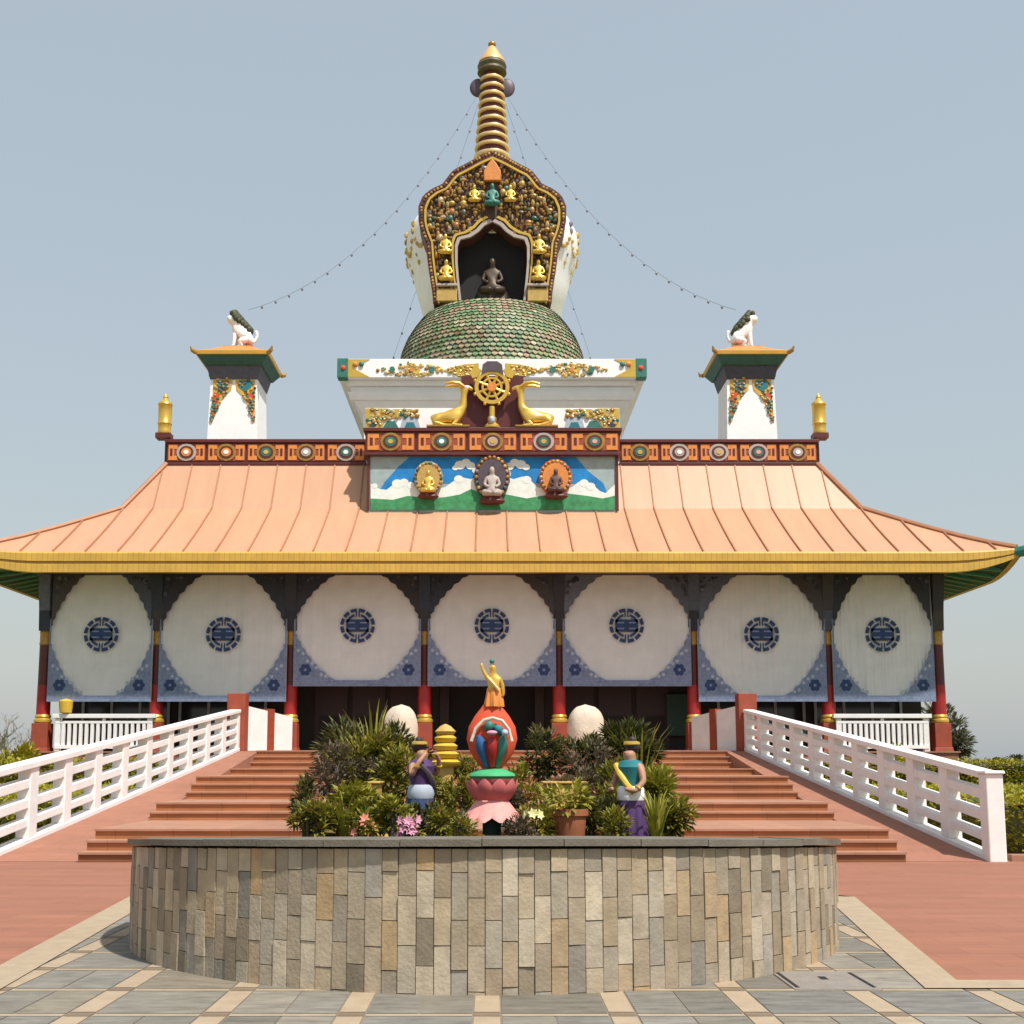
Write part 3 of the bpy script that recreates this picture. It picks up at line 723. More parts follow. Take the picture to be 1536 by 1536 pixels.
# ------------------------------------------------------------------ mural dormer
YM = 36.25
xl, xr = PX(552, 725, YM), PX(926, 725, YM); zm0, zm1 = PZ(767, YM), PZ(683, YM)
dm = MB().box(xl, xr, YM, YP + .6, zm0 - .3, zm1 + .1).build('mural_block', 'mural_grey', tp)
def poly(uv, y, d, mat, name, par, mi=None): return MB().prism([P(u, v, y) for u, v in uv], y - d, y - d + .006).build(name, mat, par)
def strip_up(ridge, base_v, u0, u1): return [(u0, base_v), (u1, base_v)] + ridge[::-1]
poly([(556, 764), (922, 764), (922, 686), (556, 686)], YM, .008, 'mural_grey', 'sky_panel', dm)
poly([(566, 742), (600, 725), (880, 725), (912, 742), (905, 725), (880, 705), (864, 686), (614, 686), (598, 700), (578, 722)], YM, .016, 'mural_blue', 'mural_sky', dm)
ridge = [(556, 726), (570, 734), (580, 735), (590, 727), (602, 722), (614, 724), (622, 730), (648, 735), (668, 731), (680, 722), (692, 716), (706, 719), (720, 714), (738, 712), (756, 714), (770, 719), (784, 715), (796, 721), (806, 731), (830, 735), (858, 731), (868, 723), (880, 722), (890, 728), (900, 737), (908, 740), (922, 727)]
poly(strip_up(ridge, 760, 556, 922), YM, .024, 'mural_white', 'snow_peaks', dm)
k_ = 0
for (u, v, rr) in ((690, 698, 7), (699, 694, 6), (706, 699, 6), (683, 702, 4), (714, 706, 5), (772, 694, 6), (781, 697, 7), (789, 701, 5), (764, 700, 6), (720, 712, 8), (757, 711, 8), (596, 726, 7), (606, 724, 6), (688, 719, 6), (790, 720, 6), (876, 725, 6), (886, 730, 6), (616, 728, 5), (562, 729, 4)):
    x, z = P(u, v, YM); q_ = rr / F * YM; MB().prism([(x + q_ * 1.2 * math.cos(t * .5236), z + q_ * math.sin(t * .5236)) for t in range(12)], YM - .0265 - k_ * .0002, YM - .0185).build('cloud_puff', 'mural_white', dm); k_ += 1
gr = [(556, 748), (590, 750), (612, 744), (640, 748), (668, 746), (690, 742), (706, 734), (724, 740), (760, 742), (790, 748), (812, 744), (846, 740), (880, 744), (904, 748), (922, 744)]
poly(strip_up(gr, 765, 556, 922), YM, .032, 'mural_green', 'meadow', dm)
for a_, b_ in ((xl - .03, xl + .06), (xr - .06, xr + .03)): MB().box(a_, b_, YM - .05, YM - .033, zm0, zm1).build('mural_frame', 'maroon', dm)
def seated(c, s, mat, par, name='figure'):
    "small seated cross-legged figure, one continuous skin; c = centre of the seat, s = height"
    x, y, z = c
    pt = [(0, 0, .10), (0, 0, .34), (0, 0, .56), (0, 0, .68), (0, -.02, .82), (0, -.01, .96), (-.17, 0, .57), (-.24, -.05, .36), (-.10, -.17, .25), (.17, 0, .57), (.24, -.05, .36), (.10, -.17, .25), (-.30, -.12, .08), (.0, -.24, .06), (.30, -.12, .08), (.02, -.25, .05)]
    V = [(x + a * s, y + b * s, z + d * s) for a, b, d in pt]
    E = [(0, 1), (1, 2), (2, 3), (3, 4), (4, 5), (2, 6), (6, 7), (7, 8), (2, 9), (9, 10), (10, 11), (0, 12), (12, 13), (0, 14), (14, 15)]
    rd = [.17, .14, .15, .055, .11, .05, .07, .055, .045, .07, .055, .045, .10, .07, .10, .07]
    return skin(name, V, E, [r * s for r in rd], mat, par)
for (u, v0, v1, hw, cols_) in ((643, 694, 750, 22, ('trim_grey', 'ochre', 'gold')), (738, 684, 758, 27, ('niche_body', 'grey_violet', 'trim_grey')), (833, 691, 750, 25, ('flame_red', 'orange', 'niche_body'))):
    hw_ = hw / F * YM; zc0, zc1 = PZ(v1, YM), PZ(v0, YM); xc = PX(u, 720, YM); h = zc1 - zc0; me = MB()
    def oval(k, d0, d1, lob=0):
        return [(xc + hw_ * k * math.cos(q * math.pi / 16) * (1 + (lob if q % 2 else 0)), zc0 + h * (.55 + .45 * k * math.sin(q * math.pi / 16) * (1 + (lob if q % 2 else 0)))) for q in range(32)]
    ro = MB().prism(oval(1, 0, 0, .03), YM - .16, YM - .033).build('deity_medallion', cols_[0], dm)
    MB().prism(oval(.8, 0, 0), YM - .19, YM - .161).build('halo', cols_[1], ro)
    orn = MB()
    for q in range(22):
        a_ = q * 2 * math.pi / 22
        orn.blob((xc + hw_ * .88 * math.cos(a_), YM - .17, zc0 + h * (.55 + .40 * math.sin(a_))), .06, .05, .06, 6, 4)
    orn.build('halo_ornament', 'ornament', ro)
    MB().lathe(xc, YM - .22, [(hw_ * .62, zc0), (hw_ * .75, zc0 + .05 * h), (hw_ * .55, zc0 + .14 * h), (hw_ * .5, zc0 + .18 * h)], 14, sy=.5).build('seat', 'maroon', ro, smooth=True)
    seated((xc, YM - .27, zc0 + .15 * h), h * .62, cols_[2], ro, 'seated_figure')
# upper cornice of the dormer
YU = 36.1
cornice(PX(548, 660, YU), PX(930, 660, YU), YU, PZ(683, YU), PZ(643, YU), 5, dep=1.6)
# gilded panel above
YG = 36.6
gz0, gz1 = PZ(644, YG), PZ(612, YG); gx0, gx1 = PX(548, 628, YG), PX(929, 628, YG)
gp_ = MB().box(gx0, gx1, YG, YG + .4, gz0 - .05, gz1).build('gable_panel', 'white', tp)
for s in (-1, 1):
    def X(u): return PX(738.5 + s * u, 628, YG)
    def pol(uv, d, mat, nm):
        pts = [(X(u), PZ(v, YG)) for u, v in uv]
        if s > 0: pts = pts[::-1]
        MB().prism(pts, YG - d, YG - d + .02).build(nm, mat, gp_)
    pol([(190, 643), (190, 613), (158, 613), (146, 626), (160, 630), (166, 643)], .03, 'gold', 'gilded_corner')
    pol([(184, 640), (184, 632), (176, 630), (173, 638), (178, 641)], .05, 'navy', 'corner_jewel')
    pol([(165, 643), (158, 632), (146, 632), (140, 643)], .03, 'jade', 'painted_wave')
    pol([(138, 643), (134, 626), (122, 622), (112, 628), (108, 643)], .03, 'pale_blue', 'painted_wave')
    pol([(132, 643), (128, 634), (118, 634), (114, 643)], .05, 'teal', 'painted_wave')
    og = MB(); g_ = random.Random(21)
    for q in range(70):
        u, v = (g_.uniform(150, 188), g_.uniform(615, 642)) if q < 46 else (g_.uniform(110, 150), g_.uniform(615, 626))
        if q < 46 and u < 166 and v > 630: continue
        x, z = X(u), PZ(v, YG); q_ = g_.uniform(.035, .07); og.blob((x, YG - .035, z), q_ * 1.2, .05, q_, 7, 4, g_.choice([0, .22, .55, .77, .22, .9, .11, .44]))
    og.build('gilded_relief', 'ornament', gp_, smooth=True)
    pol([(152, 622), (150, 614), (110, 614), (118, 620)], .03, 'gold', 'gilded_flame')
MB().box(PX(692, 600, 36.7), PX(785, 600, 36.7), 36.55, 36.85, PZ(642, 36.7), PZ(566, 36.7)).build('backboard', 'maroon', tp)
# ------------------------------------------------------------------ wheel and deer
YW = 36.3
wx, wz = P(738, 581, YW); wr = 27 / F * YW
wh = thing('dharma_wheel', (wx, YW, PZ(643, YW)), 'gilded spoked prayer wheel emblem standing between two golden deer', 'wheel emblem')
rim = MB(); n = 40; prof_ = [(.78, -.05), (1.0, -.05), (1.0, .05), (.78, .05)]; vs = []; fs = []
for i in range(n):
    a = 2 * math.pi * i / n
    for rr, yy in prof_: vs.append((wx + wr * rr * math.cos(a), YW + yy, wz + wr * rr * math.sin(a)))
for i in range(n):
    for b in range(4): fs.append((i * 4 + b, ((i + 1) % n) * 4 + b, ((i + 1) % n) * 4 + (b + 1) % 4, i * 4 + (b + 1) % 4))
rim.add(vs, fs); rim.build('rim', 'gold', wh)
for q in range(8):
    a = q * math.pi / 4 + .39
    MB().tube([(wx + wr * .2 * math.cos(a), YW, wz + wr * .2 * math.sin(a)), (wx + wr * .8 * math.cos(a), YW, wz + wr * .8 * math.sin(a))], .045, 6).build('spoke', 'gold', wh)
    MB().blob((wx + wr * 1.05 * math.cos(a), YW, wz + wr * 1.05 * math.sin(a)), .06, .06, .06).build('stud', 'gold', wh, smooth=True)
ir = MB(); vs = []; fs = []
for i in range(n):
    a = 2 * math.pi * i / n
    for rr, yy in ((.48, -.04), (.60, -.04), (.60, .04), (.48, .04)): vs.append((wx + wr * rr * math.cos(a), YW + yy, wz + wr * rr * math.sin(a)))
for i in range(n):
    for b in range(4): fs.append((i * 4 + b, ((i + 1) % n) * 4 + b, ((i + 1) % n) * 4 + (b + 1) % 4, i * 4 + (b + 1) % 4))
ir.add(vs, fs); ir.build('inner_ring', 'gold', wh)
hb = MB(); hb.prism([(wx + wr * .28 * math.cos(q * .5236), wz + wr * .28 * math.sin(q * .5236)) for q in range(12)], YW - .1, YW + .1); hb.build('hub', 'orange', wh)
MB().prism([P(u, v, YW) for u, v in ((722, 562), (724, 548), (731, 543), (746, 543), (753, 548), (755, 562), (746, 558), (731, 558))], YW - .08, YW + .04).build('crest', 'grey_violet', wh)
for s in (-1, 1):
    MB().prism([P(738.5 + s * u, v, YW) for u, v in ((16, 556), (24, 550), (34, 558), (30, 568), (22, 566))][::-s], YW - .05, YW + .04).build('flame', 'gold', wh)
MB().lathe(wx, YW, [(.09, PZ(610, YW)), (.1, PZ(625, YW)), (.16, PZ(628, YW)), (.13, PZ(634, YW)), (.26, PZ(640, YW)), (.26, PZ(643, YW) + .0)], 14).build('stand', 'gold', wh, smooth=True)
MB().blob((wx, YW - .2, PZ(633, YW)), .1, .1, .13).build('jewel', 'pale_blue', wh, smooth=True)
def deer(s):
    yd = 36.3
    d = thing('deer_statue', (PX(738 + s * 62, 640, yd), yd, PZ(643, yd)), 'gilded reclining deer statue facing the wheel from the %s' % ('left' if s < 0 else 'right'), 'statue', 'gilded deer beside the wheel')
    q = lambda u, v, dy=0.: tuple(PV(738.5 + s * u, v, yd) + Vector((0, dy, 0)))
    V = [q(62, 627), q(78, 628), q(88, 629), q(50, 626), q(44, 613), q(43, 598), q(42, 586), q(50, 580), q(62, 579),       # body, neck, head
         q(86, 636, -.12), q(72, 640, -.16), q(56, 640, -.2), q(54, 634, -.15), q(60, 640, -.22), q(44, 641, -.24),          # hind leg, foreleg
         q(54, 634, .15), q(60, 640, .2), q(44, 641, .2), q(93, 624), q(35, 577, .08), q(49, 573, -.1)]
    # the head turns towards the wheel: build it pointing inwards
    V[7] = q(36, 581); V[8] = q(29, 585); V[19] = q(50, 577, .12); V[20] = q(51, 577, -.14)
    E = [(0, 1), (1, 2), (0, 3), (3, 4), (4, 5), (5, 6), (6, 7), (7, 8), (2, 9), (9, 10), (10, 11), (3, 12), (12, 13), (13, 14), (3, 15), (15, 16), (16, 17), (2, 18), (6, 19), (6, 20)]
    rd = [.21, .20, .17, .19, .14, .11, .10, .085, .05, .10, .06, .04, .08, .055, .04, .08, .055, .04, .05, .035, .035]
    skin('body', V, E, rd, 'gold', d)
    for dy in (-.08, .08):
        MB().tube([q(42, 582, dy), q(50, 577, dy * 1.6), q(60, 576, dy * 2), q(71, 578, dy * 2)], [.06, .065, .055, .03], 6).build('antler', 'gold', d, smooth=True)
    MB().box(min(q(34, 643)[0], q(98, 643)[0]), max(q(34, 643)[0], q(98, 643)[0]), yd - .3, yd + .28, PZ(643, yd) - .01, PZ(641, yd)).build('plinth', 'gold_dark', d)
deer(-1); deer(1)
# ------------------------------------------------------------------ stupa
su = thing('stupa', (0, YC, ZT + .1), 'white and gold stupa with tiled dome, arched niche and ringed spire on the temple roof', 'stupa')
hs0 = 5.62; YS0 = YC - hs0
def sq(h, z0, z1, name, mat, h1=None):
    return MB().frustum(0, YC, h, h, z0, h1 or h, h1 or h, z1).build(name, mat, su, bevel=.02)
zS = [PZ(v, YS0 + .2) for v in (541, 569, 577, 586, 597, 612)]
slab = sq(hs0, zS[1], zS[0], 'top_slab', 'white')
sq(hs0 - .28, zS[2], zS[1] - .002, 'moulding', 'white'); sq(hs0 - .42, zS[3], zS[2] - .002, 'moulding', 'white'); sq(hs0 - .40, zS[4], zS[3] - .002, 'moulding', 'white', hs0 - .3)
sq(hs0 - .80, zS[5], zS[4] - .002, 'moulding', 'white', hs0 - .5)
sq(hs0 - 1.0, ZT + .1, zS[5] - .002, 'pedestal', 'white', hs0 - .82)
def orn(uc, kind):
    x = PX(uc, 555, YS0); zc = PZ(555, YS0); hh = (zS[0] - zS[1]) / 2
    def lay(a, b, d, mat, n=12, nm='painted_ornament', dx=0., power=1.):
        pts = []
        for q in range(n * 2):
            t = math.pi * q / n; c, s_ = math.cos(t), math.sin(t)
            pts.append((x + dx + a * c, zc + b * math.copysign(abs(s_) ** power, s_)))
        MB().prism(pts, YS0 - d, YS0 - d + .012).build(nm, mat, slab)
    if kind == 'd':
        og = MB(); g_ = random.Random(int(uc))
        for q in range(150):
            px_ = g_.uniform(-1, 1); pz_ = g_.uniform(-1, 1)
            if abs(px_) ** .8 + abs(pz_) ** 1.3 > 1: continue
            q_ = g_.uniform(.035, .075); og.blob((x + px_ * 1.35, YS0 - .012, zc + pz_ * hh * .9), q_ * g_.choice([1, 1.6]), .04, q_, 7, 4, g_.choice([0, 0, .22, .22, .77, .55, .22, .11, .44, .85]))
        og.build('painted_ornament', 'ornament', slab, smooth=True)
        lay(.30, hh * .62, .03, 'gold_paint', 8); lay(.08, .09, .06, 'orange', 8); lay(.10, .12, .055, 'jade', 6, dx=-.72); lay(.10, .12, .055, 'jade', 6, dx=.72)
    else:
        s = 1 if uc > 738 else -1
        lay(1.15, hh * .8, .013, 'gold', 2)
        for k, m_ in ((-.3, 'orange'), (-.6, 'flame_red')): lay(.12, .14, .04, m_, 6, dx=s * k * -1 if False else -s * abs(k))
orn(618, 'd'); orn(858, 'd')
for s in (-1, 1):
    xe = s * hs0
    cm = MB()
    cm.prism([(xe - s * 1.15, zS[1] + .02), (xe, zS[1] + .02), (xe, zS[0] - .02), (xe - s * 1.15, zS[0] - .02), (xe - s * .55, (zS[0] + zS[1]) / 2)][::s], YS0 - .02, YS0 - .004); cm.build('painted_corner', 'gold', slab)
    MB().box(min(xe - s * .36, xe + s * .04), max(xe - s * .36, xe + s * .04), YS0 - .04, YS0 + .4, zS[1] - .005, zS[0] + .015).build('corner_block', 'jade', slab, bevel=.02)
    for k, m_ in ((.18, 'flame_red'), (.62, 'orange'), (.85, 'jade')):
        MB().blob((xe - s * k, YS0 - .05, (zS[0] + zS[1]) / 2 + (.0 if k < .5 else .14)), .10, .04, .10).build('painted_jewel', m_, slab, smooth=True)
    MB().prism([P(738 + s * u, v, YS0) for u, v in ((20, 545), (44, 547), (74, 556), (44, 566), (20, 566))][::-s], YS0 - .02, YS0 - .004).build('painted_ornament', 'gold', slab)
    og = MB(); g_ = random.Random(9)
    for q in range(46):
        u = g_.uniform(24, 66); v = 556 + g_.uniform(-1, 1) * max(1, 11 * (1 - max(0, u - 44) / 26)); x, z = P(738 + s * u, v, YS0); q_ = g_.uniform(.03, .06)
        og.blob((x, YS0 - .02, z), q_ * 1.3, .05, q_, 7, 4, g_.choice([0, .22, .55, .77, .22, 1, .9, .11]))
    og.build('painted_ornament', 'ornament', slab, smooth=True)
    for u in (60, 100, 140, 180, 205):
        pass
# dome (its front half projects as a porch roof under the niche)
YD, YV = 46.2, 49.0
RY = [YD]
def rad(du, v):
    "silhouette radius at the stupa axis"
    return PX(U0 + du, v, RY[0])
dprof = [(rad(137, 540) + .05, zS[0] - .01), (rad(136, 540) + .02, PZ(556, YD)), (rad(135, 540), PZ(540, YD)), (rad(127, 520), PZ(520, YD)), (rad(117, 504), PZ(504, YD)), (rad(104, 486), PZ(487, YD)), (rad(83, 467), PZ(470, YD - .7)), (rad(62, 458), PZ(461, YD - 1.2)), (rad(46, 452), PZ(456, YD - 1.15)), (.6, PZ(453, YD - 1.1))]
dome = MB().lathe(0, YD, [(r_ - .04, z) for r_, z in dprof], 64).build('dome', 'dome_base', su, smooth=True)
tl = MB(); pts = []
for j in range(len(dprof) - 1):
    for q in range(8):
        t = q / 8; pts.append((lerp(dprof[j][0], dprof[j + 1][0], t), lerp(dprof[j][1], dprof[j + 1][1], t)))
# resample by arc length
acc = [0]
for a, b in zip(pts, pts[1:]): acc.append(acc[-1] + math.hypot(b[0] - a[0], b[1] - a[1]))
def at_len(s_):
    for k in range(len(acc) - 1):
        if acc[k + 1] >= s_:
            t = (s_ - acc[k]) / max(1e-6, acc[k + 1] - acc[k]); return (lerp(pts[k][0], pts[k + 1][0], t), lerp(pts[k][1], pts[k + 1][1], t))
    return pts[-1]
rowh = .175; nr = int((acc[-1] - .5) / rowh)
for j in range(nr):
    (ra_, za_), (rb_, zb_) = at_len(j * rowh), at_len((j + 1) * rowh + .03)
    nn = max(20, int(2 * math.pi * ra_ / .235))
    for i in range(nn):
        a0 = 2 * math.pi * (i + .5 * (j % 2)) / nn; a1 = a0 + 2 * math.pi * .92 / nn; am = (a0 + a1) / 2; ro = ra_ + .055; rm = (ra_ + rb_) / 2 + .05
        f_ = lambda r_, a, z: (r_ * math.cos(a), YD + r_ * math.sin(a), z)
        zm = lerp(za_, zb_, .35)
        tl.add([f_(ro, am, za_), f_(rm + .01, a1, zm), f_(rb_ + .0, a1, zb_), f_(rb_, a0, zb_), f_(rm + .01, a0, zm)], [(0, 1, 2, 3, 4)])
tl.build('dome_tiles', 'scales', dome)
MB().lathe(0, YD, [(rad(46, 455), PZ(459, YD - 1.2)), (rad(49, 455), PZ(456, YD - 1.2)), (rad(48, 450), PZ(451, YD - 1.2)), (rad(40, 448), PZ(449, YD - 1.1))], 40).build('dome_collar', 'gold_paint', su, smooth=True)
RY[0] = YV
# white vase body
bprof = [(rad(84, 490), PZ(492, YV)), (rad(104, 470), PZ(472, YV)), (rad(113, 440), PZ(440, YV)), (rad(119, 415), PZ(415, YV)), (rad(126, 400), PZ(400, YV)), (rad(129, 378), PZ(378, YV)), (rad(127, 360), PZ(360, YV)), (rad(118, 344), PZ(344, YV)), (rad(98, 330), PZ(330, YV)), (rad(60, 320), PZ(320, YV)), (.5, PZ(316, YV))]
vb = MB().lathe(0, YV, bprof, 56).build('vase_body', 'white', su, smooth=True)
gar = MB()
for i in range(20):
    a = 2 * math.pi * i / 20
    for q in range(9):
        t = q / 8; aa = a + (t - .5) * 2 * math.pi / 20; v = 374 + 26 * (1 - (2 * t - 1) ** 2); r_ = rad(128 - max(0, v - 385) * .18, v)
        gar.blob((r_ * math.cos(aa), YV + r_ * math.sin(aa), PZ(v, YV)), .10, .10, .10, 6, 4, rng.choice([0, .22, .77, .55]))
    for v in (362, 372, 404, 415): 
        r_ = rad(128 if v < 380 else 121 if v < 410 else 118, v); gar.blob((r_ * math.cos(a + .157), YV + r_ * math.sin(a + .157), PZ(v, YV)), .11, .11, .14, 6, 4, rng.choice([0, .22, .77, .66, .55]))
gar.build('garland', 'ornament', vb, smooth=True)
# niche
YN = 44.75
outl = [(0, 229), (20, 238), (40, 249), (58, 258), (66, 268), (74, 279), (90, 286), (103, 296), (110, 312), (110, 335), (106, 350), (99, 366), (97, 390), (94, 412), (90, 435), (88, 457)]
opening = [(0, 334), (12, 340), (20, 349), (32, 357), (48, 361), (52, 372), (52, 395), (50, 420), (47, 446), (46, 457)]
def nz(du, v, s=1): return P(738.5 + s * du, v, YN)
ni = thing('niche', (0, YN, PZ(457, YN)), 'ornate gilded arched niche with dark opening on the front of the stupa', 'niche')
def ring_prism(out, inn, y0, y1):
    mb = MB()
    for s in (-1, 1):
        a = [nz(u, v, s) for u, v in out]; b = [nz(u, v, s) for u, v in inn]
        # resample the two half outlines to the same count, then bridge
        def res(p, n):
            ac = [0]
            for q, w in zip(p, p[1:]): ac.append(ac[-1] + math.hypot(q[0] - w[0], q[1] - w[1]))
            o_ = []
            for k in range(n):
                s_ = ac[-1] * k / (n - 1)
                for m_ in range(len(ac) - 1):
                    if ac[m_ + 1] >= s_ - 1e-9:
                        t = (s_ - ac[m_]) / max(1e-9, ac[m_ + 1] - ac[m_]); o_.append((lerp(p[m_][0], p[m_ + 1][0], t), lerp(p[m_][1], p[m_ + 1][1], t))); break
            return o_
        n = 40; a = res(a, n); b = res(b, n)
        vs = []
        for k in range(n): vs += [(a[k][0], y0, a[k][1]), (a[k][0], y1, a[k][1]), (b[k][0], y1, b[k][1]), (b[k][0], y0, b[k][1])]
        fs = []
        for k in range(n - 1):
            for q in range(4): fs.append((k * 4 + q, k * 4 + (q + 1) % 4, k * 4 + 4 + (q + 1) % 4, k * 4 + 4 + q))
        fs.append((n * 4 - 4, n * 4 - 3, n * 4 - 2, n * 4 - 1))
        mb.add(vs, fs)
    return mb
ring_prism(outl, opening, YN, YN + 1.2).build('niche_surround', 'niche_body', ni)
def shrink(p, k, c=345): return [(u * k, c + (v - c) * (k if v < c else 1)) for u, v in p]
ring_prism([(u + .6, v - .6) for u, v in outl], shrink(outl, .935), YN - .14, YN - .002).build('outer_moulding', 'maroon', ni)
ring_prism(shrink(outl, .925), shrink(outl, .895), YN - .17, YN - .002).build('gold_border', 'gold', ni)
ring_prism([(u + 9, v - 8) if v < 450 else (u + 9, v) for u, v in opening], [(u + 6, v - 5.3) if v < 450 else (u + 6, v) for u, v in opening], YN - .14, YN - .002).build('gold_border', 'gold', ni)
ring_prism([(u + 4, v - 3.5) if v < 450 else (u + 4, v) for u, v in opening], opening, YN - .12, YN - .002).build('opening_trim', 'trim_grey', ni)
MB().prism([nz(u, v, s) for s, seq in ((1, opening[::-1]), (-1, opening[1:])) for u, v in seq], YN + .72, YN + .75).build('niche_back', 'black', ni)  # black sheet behind the opening, shade of the recess put into its colour
om = MB(); rr_ = random.Random(3)
def inside(pu, pv):
    def hw(p, v):
        for (u1, v1), (u2, v2) in zip(p, p[1:]):
            if v1 <= v <= v2: return lerp(u1, u2, (v - v1) / max(1e-6, v2 - v1))
        return 0
    return (hw(opening, pv) + 11) < pu < hw(outl, pv) * .88
for v in range(236, 456, 6):
    for u in range(2, 112, 6):
        uu = u + rr_.uniform(-2.6, 2.6); vv = v + rr_.uniform(-2.6, 2.6)
        if inside(uu, vv):
            rv = rr_.random(); sz = rr_.uniform(.04, .10)
            for s in (-1, 1):
                x, z = nz(uu, vv, s); om.blob((x, YN - .02, z), sz * rr_.choice([.6, 1, 1, 1.7]), .12, sz * rr_.choice([.6, 1, 1.2, 1.9]), 8, 5, rv)
om.build('carved_ornament', 'ornament', ni, smooth=True)
rl = MB()     # scalloped gold beads following the outer edge
for s in (-1, 1):
    for (u1, v1), (u2, v2) in zip(outl, outl[1:]):
        L_ = math.hypot(u2 - u1, v2 - v1); k_ = max(1, int(L_ / 4.5))
        for q in range(k_):
            x, z = nz(lerp(u1, u2, q / k_) * .965, lerp(v1, v2, q / k_) + 2, s); rl.blob((x, YN - .15, z), .055, .05, .055, 6, 4, rng.choice([.0, .0, .15, .35, .35, .95]))
rl.build('edge_beads', 'ornament', ni, smooth=True)
for s in (-1, 1):
    for (du, v0, v1, w, m_) in ((70, 352, 384, 15, 'gold'), (69, 390, 424, 15, 'gold')):
        x, z0 = nz(du, v1, s); z1 = nz(du, v0, s)[1]
        seated((x, YN - .16, z0), (z1 - z0) * 1.0, m_, ni, 'guardian_relief')
    x, z = nz(68, 430, s); MB().box(x - .42, x + .42, YN - .3, YN - .01, z - .07, z + .02).build('ledge', 'trim_grey', ni, bevel=.01)
    x, z = nz(68, 450, s); MB().box(x - .40, x + .40, YN - .22, YN - .01, z - .12, z + .38).build('plinth_block', 'ochre', ni, bevel=.02)
    seated((nz(27, 306, s)[0], YN - .16, nz(27, 306, s)[1]), .75, 'gold', ni, 'attendant_relief')
x, z = nz(0, 312); seated((x, YN - .18, z), .98, 'jade', ni, 'crest_figure')
x, z = nz(0, 262); MB().prism([nz(u, v) for u, v in ((-12, 274), (12, 274), (13, 260), (6, 248), (0, 241), (-6, 248), (-13, 260))], YN - .2, YN - .01).build('crest_flame', 'orange', ni, bevel=.03)
MB().lathe(0, YN + .42, [(.8, PZ(462, YN)), (.85, PZ(450, YN)), (.6, PZ(442, YN)), (.6, PZ(432, YN))], 20, sy=.32).build('lotus_seat', 'bronze', ni, smooth=True)
seated((x, YN + .45, PZ(436, YN)), 1.6, 'bronze', ni, 'seated_figure')
# spire
sp = thing('spire', (0, YV, PZ(232, YV)), 'ringed golden spire with crown at the very top of the stupa', 'spire')
z0, z1 = PZ(250, YV), PZ(112, YV)
MB().lathe(0, YV, [(rad(23.5, 245), z0), (rad(13.5, 115), z1)], 24).build('core', 'maroon', sp, smooth=True)
nr = 10
for k in range(nr):
    t = k / (nr - 1); v = lerp(238, 122, t ** .96); r_ = rad(lerp(27.5, 18, t ** .8), v); h = rad(2.4, v)
    z = PZ(v, YV)
    MB().lathe(0, YV, [(r_ * .85, z - h), (r_, z - h * .75), (r_ * 1.02, z), (r_, z + h * .75), (r_ * .85, z + h)], 24).build('spire_ring', 'ring_gold', sp, smooth=True)
for s in (-1, 1):
    xc = PX(738.5 + s * 21, 132, YV)
    MB().blob((xc, YV, PZ(132, YV)), rad(13, 132), .12, rad(15, 132), 14, 10).build('crown_wing', 'grey_violet', sp, smooth=True)
MB().lathe(0, YV, [(rad(15, 112), PZ(113, YV)), (rad(22, 110), PZ(110, YV)), (rad(20, 105), PZ(106, YV)), (rad(22, 100), PZ(101, YV)), (rad(20, 97), PZ(97, YV))], 24).build('crown', 'crown_dark', sp, smooth=True)
MB().lathe(0, YV, [(rad(20.5, 97), PZ(96.5, YV)), (rad(19, 92), PZ(92, YV)), (rad(13, 82), PZ(83, YV)), (rad(8, 74), PZ(75, YV)), (rad(5, 70), PZ(71, YV))], 24).build('moon_cone', 'cone_gold', sp, smooth=True)
MB().blob((0, YV, PZ(67, YV)), rad(6, 67), rad(6, 67), rad(5, 67), 12, 8).build('tip', 'gold_dark', sp, smooth=True)
